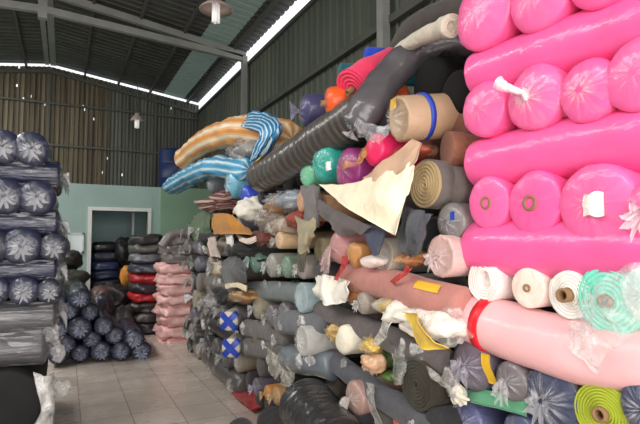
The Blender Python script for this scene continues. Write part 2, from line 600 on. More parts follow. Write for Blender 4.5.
def corr(length, pitch, depth, at, along, holes=None, n2=1, rnd=None):
    """trapezoid corrugated sheet; at(s, t, h) gives the point, s runs across the ribs"""
    S = []
    k = int(length / pitch)
    for i in range(k + 1):
        for f, h in ((0, 0), (.3, 0), (.42, 1), (.58, 1), (.7, 0)):
            s = (i + f) * pitch
            if s <= length: S.append((s, h * depth))
    S.append((length, 0))
    V = []; Fc = []
    for s, h in S:
        for t in range(n2 + 1): V.append(at(s, t / n2, h))
    a = n2 + 1
    for i in range(len(S) - 1):
        for t in range(n2):
            if holes and rnd.random() < holes: continue
            Fc.append((i * a + t, i * a + t + 1, (i + 1) * a + t + 1, (i + 1) * a + t))
    return V, Fc


def sheet_mat(name, c1, c2, rough, metal, sx=1):
    m, nt, n, l, p = new_mat((name,))
    tc = n.new('ShaderNodeTexCoord'); mp = n.new('ShaderNodeMapping'); mp.inputs['Scale'].default_value = (sx, 1, .12)
    t = n.new('ShaderNodeTexNoise'); t.inputs['Scale'].default_value = 2.2; t.inputs['Detail'].default_value = 6
    l.new(tc.outputs['Object'], mp.inputs[0]); l.new(mp.outputs[0], t.inputs['Vector'])
    r = n.new('ShaderNodeValToRGB'); r.color_ramp.elements[0].position = .32; r.color_ramp.elements[1].position = .68
    r.color_ramp.elements[0].color = lin(c1); r.color_ramp.elements[1].color = lin(c2)
    l.new(t.outputs['Fac'], r.inputs[0]); l.new(r.outputs[0], p.inputs['Base Color'])
    p.inputs['Roughness'].default_value = rough; p.inputs['Metallic'].default_value = metal
    return m

ROOFM = sheet_mat('roof_sheet', (62, 65, 62), (84, 83, 78), .5, .2)
WALLM = sheet_mat('wall_sheet', (76, 84, 74), (98, 102, 88), .5, .2)
BACKM = sheet_mat('back_sheet', (66, 55, 42), (136, 124, 102), .6, .1, sx=5)
STEEL = plain((150, 150, 145), .5, .2, .1, 4, 'steel_paint')
DSTEEL = plain((88, 88, 82), .55, .2, .1, 4, 'dark_steel')

# roof: solid sheets, one translucent sheet and an added unseen one
SK0, SK1 = 2.3, 2.85
def roof(xa, xb):
    return corr(YB - YF, .2, .035, lambda s, t, h: Vector((xa + (xb - xa) * t, YF + s, roof_z(xa + (xb - xa) * t) + h)), 'y')
struct('ceiling', join(roof(XL - .05, -3.6), roof(-2.6, RX), roof(RX, SK0), roof(SK1, XW - .02)), ROOFM)
m, nt, n, l, p = new_mat(('translucent_sheet',))
p.inputs['Base Color'].default_value = lin((150, 168, 158)); p.inputs['Roughness'].default_value = .4
tl = n.new('ShaderNodeBsdfTranslucent'); tl.inputs['Color'].default_value = lin((96, 108, 102))
ms = n.new('ShaderNodeMixShader'); ms.inputs[0].default_value = .35
l.new(p.outputs[0], ms.inputs[1]); l.new(tl.outputs[0], ms.inputs[2]); l.new(ms.outputs[0], n['Material Output'].inputs['Surface'])
struct('window_1', roof(SK0, SK1), m)
struct('added_skylight', roof(-3.6, -2.6), m)  # unseen left strip, added to go with the extra light below it
# ridge flashing
struct('trim_1', join(bar((RX - .07, YF, roof_z(RX) - .03), (RX - .07, YB, roof_z(RX) - .03), .1, .012), bar((RX + .07, YF, roof_z(RX) - .03), (RX + .07, YB, roof_z(RX) - .03), .13, .012)), STEEL)
# purlins
pv = []
for x in (-3.65, -2.55, -1.8, -.95, .35, 1.15, 1.95, 2.95):
    pv.append(bar((x, YF, roof_z(x) - .06), (x, YB, roof_z(x) - .06), .045, .09))
struct('trim_2', join(*pv), DSTEEL)
# right wall of ribbed sheets with rails
struct('wall_right', corr(YB - YF, .2, .03, lambda s, t, h: Vector((XW + h, YF + s, WT * t)), 'y'), WALLM)
struct('wall_left', corr(YB - YF, .2, .03, lambda s, t, h: Vector((XL - h, YF + s, WT * t)), 'y'), WALLM)
struct('trim_3', join(bar((XW - .05, YF, 4.1), (XW - .05, YB, 4.1), .07, .09), bar((XW - .05, YF, 2.2), (XW - .05, YB, 2.2), .07, .09),
                      bar((XW - .03, YF, WT - .03), (XW - .03, YB, WT - .03), .05, .06)), DSTEEL)
# back gable: pierced old sheets under a slit of daylight
rb = random.Random(3)
def backat(s, t, h):
    x = XL + s
    return Vector((x, YB + h, (roof_z(x) - .06) * t))
XB = .95
struct('wall_back', corr(XB - XL, .11, .035, backat, 'x', .0022, 90, rb), BACKM)
def backat2(s, t, h): return backat(s + XB - XL, t, h)
struct('wall_back_right', corr(XW - XB, .09, .035, backat2, 'x', .001, 90, rb), sheet_mat('back_sheet_grey', (70, 72, 64), (120, 122, 112), .6, .1, sx=5))
struct('trim_4', join(bar((XL, YB - .05, 3.98), (XW, YB - .05, 3.98), .05, .05), bar((XL, YB - .05, 5.02), (XW, YB - .05, 5.02), .05, .05),
                      bar((XL, YB - .05, 4.95 + .3), (RX, YB - .05, roof_z(RX) - .2), .06, .08), bar((XW, YB - .05, 5.2), (RX, YB - .05, roof_z(RX) - .2), .06, .08),
                      bar((RX, YB - .04, 0), (RX, YB - .04, 5.75), .05, .06), bar((2.1, YB - .04, 0), (2.1, YB - .04, 5.5), .06, .06)), DSTEEL)
# front wall with the open entrance behind the camera
struct('wall_front', join(box(XL, YF - .1, 0, -3.6, YF, 5.6), box(2.0, YF - .1, 0, XW, YF, 5.6), box(-3.6, YF - .1, 4.3, 2.0, YF, 5.9)), WALLM)
# steel columns and truss
for y in (4.62, 9.6):
    o = struct('trim_5' if y < 5 else 'trim_6', bar((XW - .12, y, 0), (XW - .12, y, WT + .1), .1, .12), STEEL)
yt = 9.6
def chord(x0, z0, x1, z1, w=.12): return bar((x0, yt, z0), (x1, yt, z1), .1, w)
struct('trim_7', join(chord(XL, 5.38, RX, 5.56), chord(RX, 5.56, XW - .1, 5.3), chord(RX, roof_z(RX) - .13, XW - .1, roof_z(XW) - .13), chord(XL, roof_z(XL) - .13, RX, roof_z(RX) - .13),
                      bar((RX, yt, 5.4), (RX, yt, 5.97), .14, .12)), STEEL)

# office partition in front of the back wall
TEAL = plain((158, 184, 178), .7, 0, .06, 2, 'teal_paint')
TEALIN = plain((186, 216, 214), .7, 0, .06, 2, 'teal_paint_inside')
WHITEP = plain((225, 228, 225), .5, 0, .04, 4, 'white_paint')
YO, HO = 10.8, 2.72
a = onY(91, 250, YO).x; b = onY(147, 250, YO).x; zt = onY(120, 211, YO).z
xg = onY(160, 200, YO).x
struct('wall_side', box(xg, YO - .12, 0, XW, YO + .1, HO), plain((138, 172, 146), .7, 0, .08, 2, 'green_paint'))
struct('wall_office', join(box(XL, YO, 0, a, YO + .1, HO), box(b, YO, 0, xg, YO + .1, HO), box(a, YO, zt, b, YO + .1, HO), box(XL, YO + .1, HO - .08, XW, YB - .05, HO)), TEAL)
struct('wall_inner', join(box(a - .9, YO + 1.9, 0, b + .9, YO + 2.0, HO - .08), box(a - .9, YO + .1, 0, a - .85, YO + 1.9, HO - .08), box(b + .85, YO + .1, 0, b + .9, YO + 1.9, HO - .08)), TEALIN)
struct('trim_8', join(box(a - .07, YO - .03, 0, a, YO + .12, zt), box(b, YO - .03, 0, b + .07, YO + .12, zt), box(a - .07, YO - .03, zt, b + .07, YO + .12, zt + .07)), WHITEP)
struct('trim_9', box(b - .22, YO + .75, 0, b - .17, YO + .8, HO - .09), WHITEP)

# ------------------------------------------------------------------ light
w = bpy.data.worlds.new('sky'); SC.world = w; w.use_nodes = True
nt = w.node_tree
bg = nt.nodes['Background']
tc = nt.nodes.new('ShaderNodeTexCoord'); nz = nt.nodes.new('ShaderNodeTexNoise'); nz.inputs['Scale'].default_value = 2
cr = nt.nodes.new('ShaderNodeValToRGB'); cr.color_ramp.elements[0].color = (.86, .92, 1, 1); cr.color_ramp.elements[1].color = (1, 1, 1, 1)
nt.links.new(tc.outputs['Generated'], nz.inputs['Vector']); nt.links.new(nz.outputs['Fac'], cr.inputs[0]); nt.links.new(cr.outputs[0], bg.inputs['Color'])
bg.inputs['Strength'].default_value = 1.25
def area(name, loc, target, sx, sy, power, col):
    ld = bpy.data.lights.new(name, 'AREA'); ld.shape = 'RECTANGLE'; ld.size = sx; ld.size_y = sy; ld.energy = power; ld.color = col
    o = bpy.data.objects.new(name, ld); o.location = loc
    o.rotation_euler = (Vector(target) - Vector(loc)).to_track_quat('-Z', 'Z').to_euler()
    COL.objects.link(o); return o
area('entrance_daylight', (-.8, YF + .02, 2.2), (-.8, 5, 2.2), 5.4, 4.1, 370, (1, .97, .93))
area('added_fill_left', (-3.1, 5.6, roof_z(-3.1) - .14), (-2.3, 5.6, 0), 1.0, 14.0, 600, (1, .97, .94))  # added fill from the upper left, evens out the floor and back
SC.view_settings.view_transform = 'Standard'
SC.view_settings.look = 'None'
SC.view_settings.gamma = 1
SC.view_settings.exposure = 0
SC.cycles.transparent_max_bounces = 24
SC.cycles.max_bounces = 8

# hanging lamps
def lamp(u, v, X, y, rr, label, watt):
    d = ray(u, v); c = CAM + d * (y / d.y)
    zr = roof_z(c.x)
    root = empty('pendant_lamp', (c.x, c.y, c.z - .2), label, 'lamp', None)
    prof = [(.05, .16), (.06, .1), (.1, .07), (rr * .7, .04), (rr, -.02), (rr, -.03), (rr * .68, .03), (.08, .055)]
    R = [[Vector((c.x + q * math.cos(2 * PI * j / 28), c.y + q * math.sin(2 * PI * j / 28), c.z + z)) for j in range(28)] for q, z in prof]
    part('lamp_shade', rings_mesh(R, 28), plain((190, 172, 165), .45, 0, .05, 4, 'enamel'), root)
    bl = new_mat(('lamp_tube', u)); bl[4].inputs['Base Color'].default_value = (.9, .88, .85, 1); bl[4].inputs['Emission Color'].default_value = (1, .95, .92, 1); bl[4].inputs['Emission Strength'].default_value = .3
    vf = [tube((c.x + .035 * math.cos(k * PI / 2), c.y + .035 * math.sin(k * PI / 2), c.z + .05), (0, 0, -1), .018, .001, .24) for k in range(4)]
    part('bulb', join(*vf), bl[0], root)
    part('cord', tube((c.x, c.y, zr - .02), (0, 0, -1), .008, .001, zr - c.z - .17, 8), DSTEEL, root)
lamp(216, 8, 0, 6.15, .21, 'large hanging lamp with round pale shade under the roof, nearest the camera', 0)
lamp(137, 120, 0, 12.2, .16, 'small hanging lamp in front of the brown back wall', 0)
# ------------------------------------------------------------------ hot pink stack, near right
HP = wrapped((252, 102, 168), .45, .05, .6)
HP2 = wrapped((250, 94, 164), .5, .07, .6)
PFILM = film((255, 215, 235), .08, .35)
PTAIL = film((255, 235, 240), .35, .5)
def pink(u, v, r, label, **kw):
    kw.setdefault('bul', .3); kw.setdefault('g0', .4)
    return E(u, v, r, kw.pop('m', HP), label, pleat=.02, amp=.05, group='hot pink rolls', nsc=5, **kw)
pink(484, 12, 37, 'hot pink fabric roll end, leftmost in the topmost row, beside the cream twisted roll', wrap='cap', fm=PFILM, L=1.3)
pink(540, -4, 36, 'hot pink fabric roll end, middle one of the topmost row, cut by the photo edge', wrap='cap', fm=PFILM, L=1.3)
pink(600, -25, 35, 'hot pink fabric roll end, rightmost of the topmost row, barely in the photo', m=HP2, L=1.3)
def pinklong(pts, r, label, m=HP2):
    P = [onX(u, v, X0 + .1) for u, v in pts]
    P.append(P[-1] + (P[-1] - P[0]).normalized() * .55)
    r = r * mpp(P[1])
    return make_roll(P, r, m, label, group='hot pink rolls', bul=.25, amp=.05, nsc=4, pleat=.02, seg=36, nl=16)
pinklong([(484, 76), (560, 50), (645, 25)], 30, 'hot pink roll lying lengthwise under the topmost row of round pink ends')
pink(484, 109, 28, 'hot pink fabric roll end, leftmost of the second row of round ends', wrap='cap', fm=PFILM, L=1.3)
pink(535, 98, 33, 'hot pink roll end with a white twisted film tail, second row of round ends', wrap='cap', fm=PTAIL, L=1.3)
r_ = [q for q in COL.objects if q.get('label', '').startswith('hot pink roll end with a white twisted')][0]
part('twisted_film', roll_body([onX(524, 93, 1.60), onX(519, 91, 1.57), onX(508, 87, 1.55), onX(499, 83, 1.55)], .017, 'dome', amp=.35, nsc=22, rad=[.5, .7, 1.0, 1.5], seg=20, nl=16, seed=4), film((255, 245, 246), .8, .3), r_)
part('twisted_film', lump(onX(525, 95, 1.605), (.012, .022, .03), .7, 30, 3), film((255, 245, 246), .8, .3), r_)
pink(588, 91, 32, 'hot pink fabric roll end with a pale knot, third from left in the second row', wrap='cap', fm=PTAIL, m=HP2, L=1.3)
pink(641, 74, 38, 'hot pink roll end cut by the right photo edge, second row of round ends', wrap='cap', fm=PFILM, L=1.3)
pinklong([(484, 164), (560, 150), (645, 138)], 30, 'hot pink roll lying lengthwise between the second and third rows of round ends')
pink(489, 203, 27, 'hot pink roll end with small brown core, leftmost of the third row', core=.24, core_out=.004, L=1.3, bul=.16)
pink(534, 203, 32, 'hot pink roll end with round brown core, second from left in third row', core=.25, core_out=.006, L=1.3, bul=.18, m=HP2)
r_ = pink(597, 204, 41, 'large hot pink roll end with a ragged white patch at its centre', L=1.3, wrap='cap', fm=PFILM, bul=.22)
c_ = onX(592, 207, X0 - .048)
part('paper_patch', cloth([[c_ + Vector((.014 * abs(i) - .004, .036 * i, .042 * j + .007 * ((i * j) % 2))) for i in (1.1, .35, -.4, -1)] for j in (1, .3, -.4, -.9)], 5, .003, .006, 22, 4), plain((250, 244, 236), .6, 0, .04, 30, 'white_paper'), r_)
pink(652, 214, 32, 'hot pink roll end with crinkled film cut off by the right photo edge, third row', wrap='tail', fm=PTAIL, tail=.3, L=1.3)
pinklong([(482, 247), (560, 247), (645, 250)], 33, 'hot pink roll lying lengthwise just above the row of white roll ends')
# white row
WH = fabric((246, 240, 234), .75, .05)
E(484, 280, 22, WH, 'white fabric roll end with torn film, leftmost of the white row', end='spiral', swirl=2, group='white rolls', L=1.3, core_r=.42, amp=.09)
E(528, 288, 20, fabric((245, 226, 212), .75, .06), 'creamy white fabric roll end, second in the white row, flat with small core', end='flat', core=.2, core_out=.008, group='white rolls', L=1.3)
E(569, 295, 24, WH, 'white fabric roll end with a brown cardboard core sticking out', end='spiral', core=.3, core_out=.035, group='white rolls', L=1.3, core_r=.26)
E(608, 301, 34, fabric((128, 226, 202), .7, .08), 'mint green fabric roll end in clear film at the right end of the white row', end='spiral', core=.2, core_out=.02, wrap='sleeve', fm=film((240, 255, 250), .05, .25), L=1.3, tail=.12)
C([[(640, 262, 1.55), (652, 280, 1.55), (660, 300, 1.55)], [(612, 268, 1.55), (622, 300, 1.51), (640, 330, 1.53)], [(584, 300, 1.58), (596, 330, 1.52), (610, 352, 1.55)], [(560, 330, 1.60), (574, 352, 1.55), (590, 376, 1.55)]], film((240, 246, 244), .22, .5), 'clear film bag hanging from the mint roll over the pale pink roll', name='film_sheet', cat='plastic', amp=.035, th=.003, nsc=9)
E(654, 294, 32, fabric((196, 238, 226), .7, .08), 'pale mint film covered roll end at the right photo edge', end='dome', wrap='cap', fm=WHITEF, L=1.3)
# pale pink long roll
P = [onX(462, 314, X0 + .06), onX(550, 343, X0 + .05), onX(648, 361, X0 + .08)]; P.append(P[-1] + (P[-1] - P[1]).normalized() * .5)
RED = plain((225, 20, 40), .4, 0, .05, 10, 'red_band')
make_roll(P, 31 * mpp(P[1]), wrapped((250, 190, 194), .5, .06, .4), 'pale pink roll lying lengthwise with a red strap near its left end', bul=.5, amp=.05, nsc=5, seg=36, nl=16, strap=[(.115, .15, RED)], wrap='cap', fm=film((255, 235, 235), .15, .4))
# row below
YEL = plain((226, 178, 40), .6, 0, .08, 14, 'yellow_paper')
E(473, 364, 26, wrapped((104, 92, 108), .5, .1, .6), 'purple grey roll end in knotted film with a yellow tag', wrap='tail', fm=film((225, 220, 235), .12, .5), tail=.25, L=1.3,
  paper=[(-.0, .12, -1.15, -.55, YEL)])
c_ = onX(486, 368, X0 - .05)
o_ = [q for q in COL.objects if q.get('label', '').startswith('purple grey roll end in knotted')][0]
part('paper_tag', cloth([[c_ + Vector((.012 * j * j, -.024 * i - .016 * j, -.05 * j)) for i in (-1, 0, 1)] for j in (-1.1, 0, 1.3)], 5, .003, .004, 15, 2), YEL, o_)
E(512, 381, 20, wrapped((112, 104, 108), .5, .1, .6), 'grey roll end with a clear gathered film bag, below the pale pink roll', wrap='tail', fm=film((225, 222, 226), .15, .5), tail=.35, droop=.6, L=1.3)
E(551, 399, 31, fabric((48, 58, 88), .8, .15), 'navy blue fabric roll end half covered by wrinkled clear film', end='flat', wrap='sleeve', fm=film((200, 200, 206), .25, .5), tail=.15, L=1.3)
E(603, 414, 31, fabric((172, 184, 48), .8, .12), 'lime green fabric roll end with loose spiral layers and a core', end='spiral', core=.24, core_out=.02, L=1.3, core_r=.22, turns=8, deep=.13)
E(650, 408, 30, wrapped((50, 60, 96), .5, .1), 'dark navy roll end at the bottom right photo corner', wrap='cap', L=1.3)
C([[(560, 366, 1.74), (580, 377, 1.75), (588, 392, 1.76)], [(552, 372, 1.68), (572, 384, 1.69), (582, 402, 1.7)]], fabric((30, 140, 95)), 'green cloth edge tucked under the pale pink roll above the navy roll', amp=.008)
C([[(462, 388, 1.66), (500, 392, 1.65), (527, 398, 1.66)], [(470, 402, 1.6), (500, 408, 1.6), (526, 416, 1.62)]], fabric((95, 165, 125)), 'pale green cloth lying beneath the knotted film roll ends', amp=.01, name='green_cloth')
E(468, 420, 22, wrapped((86, 88, 130), .5, .1), 'violet blue film wrapped roll end at the bottom edge of the photo', wrap='cap', fm=film((220, 220, 245), .12, .5), L=1.3)
E(520, 432, 20, wrapped((70, 78, 110), .5, .1), 'slate blue roll end peeping up at the bottom edge beside the green cloth', wrap='cap', L=1.3)
# bearing rolls further down, mostly below the frame
for i, (y, z) in enumerate(((1.62, .62), (1.3, .62), (.98, .62), (.66, .62), (1.62, .37), (1.3, .37), (.98, .37), (.66, .37), (1.62, .125), (1.3, .125), (.98, .125), (.66, .125))):
    make_roll([(X0, y, z), (X0 + 1.3, y, z)], .125, fabric((70, 72, 84)), 'dark grey roll end low down beneath the pink stack, below the frame', group='dark rolls under the pink stack', seg=18, nl=4)
# ------------------------------------------------------------------ left stack of navy rolls
NV = wrapped((19, 25, 58), .9, .2, .9)
NVD = wrapped((20, 24, 46), .8, .2, .7)
NVX = wrapped((20, 26, 60), 1.0, .2, 1.0, (.35, 3, 3), 10)
SIL = wrapped((74, 73, 78), 1.0, .25, 1.0, (.3, 3, 3), 10)
NF = film((226, 228, 234), .06, .6)
LF = film((232, 233, 238), .02, 1.15, (.5, 4, 4))
YL = 4.4
def nav(u, v, r, label, L=1.4, **kw):
    kw.setdefault('m', NV)
    return EY(u, v, r, kw.pop('m'), label, YL, wrap='tail', tail=.12, fm=NF, g0=.33, group='navy rolls of the left stack', amp=.07, L=L, **kw)
nav(3, 147, 17, 'navy roll end in crinkled film, topmost of the left stack, at the left photo edge')
nav(32, 149, 17, 'navy roll end in crinkled film, topmost row of the left stack, beside the brown wall')
def navx(v, r, label, short, m, z0=0, n=5, x1=-.07, wrapk='sleeve', fm=None, flat=0, **kw):
    c = onY(40, v, YL); r = r * mpp(c)
    for k in range(n):
        y = YL + .02 + r + k * 2.02 * r
        make_roll([(x1 - .02 * (k % 2), y, c.z), (-.8, y + .01, c.z), (-1.5, y, c.z)], r, m if k == 0 else NVD,
                  label if k == 0 else short + ', %s behind' % ('second', 'third', 'fourth', 'fifth')[k - 1],
                  wrap=wrapk if k == 0 else 'tail', fm=(fm or LF) if k == 0 else NF, tail=.35, droop=.5, group='navy rolls of the left stack', amp=.08, flat=flat, nsc=5, **kw)
navx(172, 13.5, 'navy roll lying across the left stack under its topmost round ends, in bright film', 'navy roll end by the aisle, highest crosswise layer', NVX)
nav(5, 196, 18, 'navy roll end with white starry film, third layer of the left stack, leftmost')
nav(37, 197, 17, 'navy roll end with a pale centre, third layer of the left stack, rightmost')
navx(222, 14, 'navy roll lying across the left stack above the single round end', 'navy roll end by the aisle, second crosswise layer from top', NVX)
nav(22, 246, 18, 'navy roll end with large white film star, fifth layer of the left stack')
nav(54, 247, 14, 'dark navy roll end at the aisle edge of the fifth layer of the left stack', m=NVD)
navx(270, 13.5, 'navy roll lying across the left stack with striped white film creases', 'navy roll end by the aisle, third crosswise layer from top', NVX)
nav(-6, 291, 14, 'navy roll end cut by the left photo edge, seventh layer of the left stack')
nav(24, 291, 14, 'navy roll end with white film star above the silver grey rolls')
nav(50, 291, 12, 'dark navy roll end at the aisle edge above the silver grey rolls', m=NVD)
navx(317, 15.5, 'silver grey film covered roll lying across the left stack, upper of two', 'dark roll end by the aisle, upper silver layer', SIL, n=4, fm=film((205, 203, 205), .1, 1.2, (.4, 4, 4)))
navx(348, 20, 'silver grey film covered roll lying across the left stack, thicker lower one', 'dark roll end by the aisle, lower silver layer', SIL, n=3, x1=-.14, fm=film((205, 203, 205), .1, 1.2, (.4, 4, 4)))
BLK = plain((15, 15, 16), .8, 0, .3, 9, 'black_cloth')
EY(4, 405, 34, BLK, 'thick black roll end at the bottom left corner of the photo', YL, bul=.12, seg=40, L=1.4, amp=.02)
for (v, r, x0) in ((148, .132, -.58), (196, .135, -.6), (246, .135, -.48), (291, .11, -.66)):
    z = onY(20, v, YL).z; x = x0
    while x > -1.45:
        make_roll([(x, YL, z), (x, YL + 1.4, z)], r * .98, NVD, 'navy roll end of the left stack, left of the photo edge', group='navy rolls left of the photo edge', seg=20, nl=5)
        x -= 2 * r
make_roll([(-.95, YL, .3), (-.95, YL + 1.4, .3)], .28, BLK, 'thick black roll on the floor left of the bottom corner, outside the frame', seg=24, nl=5)
def CY(grid, m, label, name, cat, th=.004, amp=.02, n=7, nsc=9):
    SEED[0] += 1
    g = [[onY(q[0], q[1], q[2]) for q in row] for row in grid]
    return top(name, cloth(g, n, th, amp, nsc, SEED[0]), m, label, cat)
CY([[(33, 372, 4.37), (46, 376, 4.37), (54, 372, 4.5)], [(37, 392, 4.345), (50, 390, 4.37), (56, 395, 4.5)], [(41, 410, 4.345), (52, 408, 4.37), (56, 415, 4.5)], [(35, 424, 4.345), (44, 428, 4.37), (50, 430, 4.5)], [(36, 436, 4.345), (46, 438, 4.37), (52, 440, 4.5)], [(34, 444, 4.33), (44, 446, 4.35), (50, 446, 4.45)]],
   film((240, 238, 235), .75, .35), 'white crumpled plastic sheet hanging beside the thick black roll', 'plastic_sheet', 'plastic', amp=.05)
for (u, v, s, lb) in ((52, 277, 7, 'crumpled clear plastic end poking out above the aisle edge of the left stack'), (53, 332, 8, 'torn white plastic tuft on the aisle edge of the silver grey rolls'), (57, 352, 7, 'grey plastic tuft low on the aisle edge of the left stack'), (60, 388, 8, 'grey crumpled plastic near the floor beside the black roll')):
    c = onY(u, v, YL + .08); k = mpp(c) * s
    SEED[0] += 1
    top('plastic_scrap', lump(c, (k, k, k * 1.1), .55, 14, SEED[0]), film((215, 212, 212), .45, .5), lb, 'plastic')
# ------------------------------------------------------------------ pile of navy rolls at the back
NV2 = wrapped((18, 23, 52), .8, .2, .8)
YP = 7.3
pile = [(80, 298, 10, 'topmost of the heap, beside the doorway frame'), (69, 311, 9, 'second layer, leftmost with a small pale knot'), (90, 312, 9, 'second layer, under the topmost one'),
        (80, 328, 11, 'large bright film star in the middle'), (61, 329, 9, 'third layer, beside the left stack'), (104, 326, 9, 'third layer, right of the bright star'),
        (115, 335, 9, 'upper right slope, under the dark cloth'), (92, 339, 9, 'fourth layer, just under the bright star'), (134, 339, 10, 'upper one at the right foot of the heap'),
        (101, 351, 10, 'floor row, bright crumpled film in the middle'), (121, 351, 9, 'floor row, second from the right'), (141, 351, 10, 'floor row, rightmost with crumpled film'),
        (80, 353, 9, 'floor row, left of the bright one'), (66, 345, 9, 'dark one low on the left'), (57, 302, 9, 'dark one high beside the left stack'), (58, 355, 9, 'dark one on the floor, leftmost')]
for i, (u, v, r, t) in enumerate(pile):
    EY(u, v, r, NV2, 'navy bagged roll end in back heap: ' + t, YP + .25 * ((i * 37 % 5) / 5 - .5) * .6, wrap='tail', tail=.2, fm=film((200, 208, 235), .15, .6 if i in (0, 3, 9, 11, 8) else .35), group='navy rolls in the back heap', amp=.08, L=1.1, seg=20, nl=5)
# ------------------------------------------------------------------ mixed stack beyond the pink rolls, nearest section
GR = lambda c: fabric(c, .85, .14)
WR = lambda c: wrapped(c, .6, .12, .6)
def S(x0): return X0 + x0
# top
C([[(348, 112, 1.5), (366, 122, 1.44), (388, 124, 1.47)], [(344, 118, 1.48), (364, 132, 1.41), (386, 136, 1.45)], [(352, 128, 1.47), (370, 140, 1.42), (380, 142, 1.45)]], film((215, 215, 220), .3, .5), 'open clear film end of the big bent grey roll', name='film_flap', cat='plastic', amp=.04, th=.003, nsc=12)
LW([(357, 124, 1.5), (370, 104, 1.56), (388, 77, 1.7), (415, 56, 1.85), (448, 47, 2.0), (474, 48, 2.1)], 16.5, wrapped((80, 76, 80), 1.0, .12, .9, None, 8), 'big bent dark grey roll in shiny film draped over the stack top', wrap='tail', tail=.3, droop=.1, rad=[1.05, 1.05, 1, .95, .85, .7], amp=.13, nsc=6, nl=36, seg=32, fm=film((215, 215, 220), .1, .5))
LW([(392, 66, 2.05), (412, 33, 2.1), (440, 15, 2.2), (475, 8, 2.3)], 13, GR((72, 66, 62)), 'dark brown grey roll arching behind the cream twisted roll at the top', nl=14, amp=.08)
LW([(452, 26, 1.66), (443, 28, 1.7), (424, 36, 1.74), (398, 50, 1.8)], 9.5, fabric((214, 204, 188), .8, .1), 'cream twisted roll with an open end, beside the topmost hot pink end', end='spiral', core_r=.45, rad=[1.05, .95, .9, .6], amp=.14, nl=14, nsc=8, pleat=.05)
E(432, 84, 27, plain((7, 6, 6), .95, 0, .2, 9, 'black_cloth_roll'), 'roll end coloured black as shade in the hollow under the bent dark grey roll', X=1.85, L=1.2)  # near-black colour on these rolls paints in the shade of the hollow
E(458, 92, 22, plain((7, 6, 6), .95, 0, .2, 9, 'black_cloth_roll'), 'roll end coloured black as shade right beside the hot pink rolls', X=1.8, L=1.2)
E(440, 64, 15, plain((7, 6, 6), .95, 0, .2, 9, 'black_cloth_roll'), 'small roll end coloured black as hollow shade just below the bent grey roll', X=1.95, L=1.1)
BLUE = plain((40, 70, 180), .5, 0, .08, 10, 'blue_band')
E(400, 118, 23, wrapped((188, 158, 126), .6, .12, .3), 'tan fabric roll with a blue strap and yellow mark, under the bent grey roll', X=1.54, d=(.98, -.16, .12), L=.95, end='dish', strap=[(.12, .15, BLUE)], wrap='cap', fm=film((225, 222, 215), .3, .4), amp=.06)
o_ = COL.objects[-1].parent if COL.objects[-1].parent else None
c_ = onX(393, 104, 1.52)
top('yellow_label', cloth([[c_ + Vector((.004 * i, .03 * i, .03 * j)) for i in (-1, 0, 1)] for j in (1, 0, -1)], 4, .003, .006, 20, 3), YEL, 'yellow label stuck on the grey end of the tan roll', 'label')
E(447, 150, 19, GR((150, 98, 76)), 'brown fabric roll tucked between the tan roll and the hot pink rolls', X=1.72, d=(.9, -.3, .0), L=1.0, end='flat')
E(424, 152, 16, GR((120, 76, 60)), 'dark brown roll end above the roll with tan spiral end', X=1.85, L=1.1)
E(462, 128, 14, GR((128, 84, 66)), 'dull brown roll end squeezed against the left side of hot pink rolls', X=1.8, L=1.1)
E(424, 184, 24, fabric((176, 152, 112), .85, .1), 'grey fabric roll whose end shows tan spiral layers', end='spiral', core_r=.08, L=1.2, X=1.6, swirl=1, turns=5, deep=.11, outer=GR((104, 96, 92)))
E(452, 188, 22, GR((108, 98, 94)), 'grey brown roll right of the roll with tan spiral end', L=1.2, X=1.72)
E(452, 222, 20, WR((128, 122, 120)), 'grey film wrapped roll with a small blue sticker', L=1.2, X=1.66, wrap='cap', fm=film((215, 215, 215), .25, .4))
c_ = onX(452, 216, 1.58)
top('blue_sticker', cloth([[c_ + Vector((.002 * i, .016 * i, .02 * j)) for i in (-1, 0, 1)] for j in (1, 0, -1)], 3, .003, .002, 20, 3), BLUE, 'small blue sticker on the grey wrapped roll beside hot pink', 'sticker')
E(441, 256, 21, fabric((214, 178, 172), .75, .08), 'pale dusty pink roll end in film beside the hot pink rolls', end='dish', X=1.58, L=1.2, wrap='tail', tail=.06, fm=film((245, 225, 225), .25, .4))
# colourful middle
E(376, 150, 17, wrapped((240, 30, 100), .4, .08, .5), 'hot red pink roll end in the middle, above the cream cloth', X=1.55, L=1.1, bul=.45, amp=.07)
E(350, 170, 23, wrapped((150, 36, 118), .6, .15, .6), 'magenta purple roll end between teal bag and red pink roll', X=1.58, L=1.1, wrap='cap', fm=film((240, 190, 200), .12, .3))
C([[(358, 146, 1.5), (364, 144, 1.5)], [(352, 160, 1.46), (360, 162, 1.45)], [(341, 160, 1.46), (350, 166, 1.45)], [(338, 166, 1.47), (344, 170, 1.47)]], film((226, 160, 80), .55, .3), 'orange brown film strip across the magenta roll', name='film_strip', cat='plastic', amp=.03)
B(400, 152, 16, 9, WR((176, 84, 60)), 'rust orange film bundle right of the hot red pink roll', X=1.6, fm=film((230, 170, 140), .15, .4))
r_ = E(326, 164, 20, WR((20, 165, 150)), 'bright teal bagged roll end with a white mark', X=1.58, L=1.0, bul=.5, amp=.1, wrap='cap', fm=film((200, 245, 240), .08, .4))
c_ = onX(327, 166, 1.505)
part('white_mark', cloth([[c_ + Vector((.01 * abs(i), .035 * i + .01 * j, .03 * j)) for i in (-1, 0, 1)] for j in (1, 0, -1)], 4, .003, .008, 30, 3), plain((240, 245, 242), .5, 0, .03, 20, 'white_print'), r_)
E(309, 175, 13, WR((110, 190, 150)), 'pale mint green bag end left of the bright teal one', X=1.6, L=.9, bul=.5, amp=.12, wrap='cap', fm=film((220, 250, 235), .15, .4))
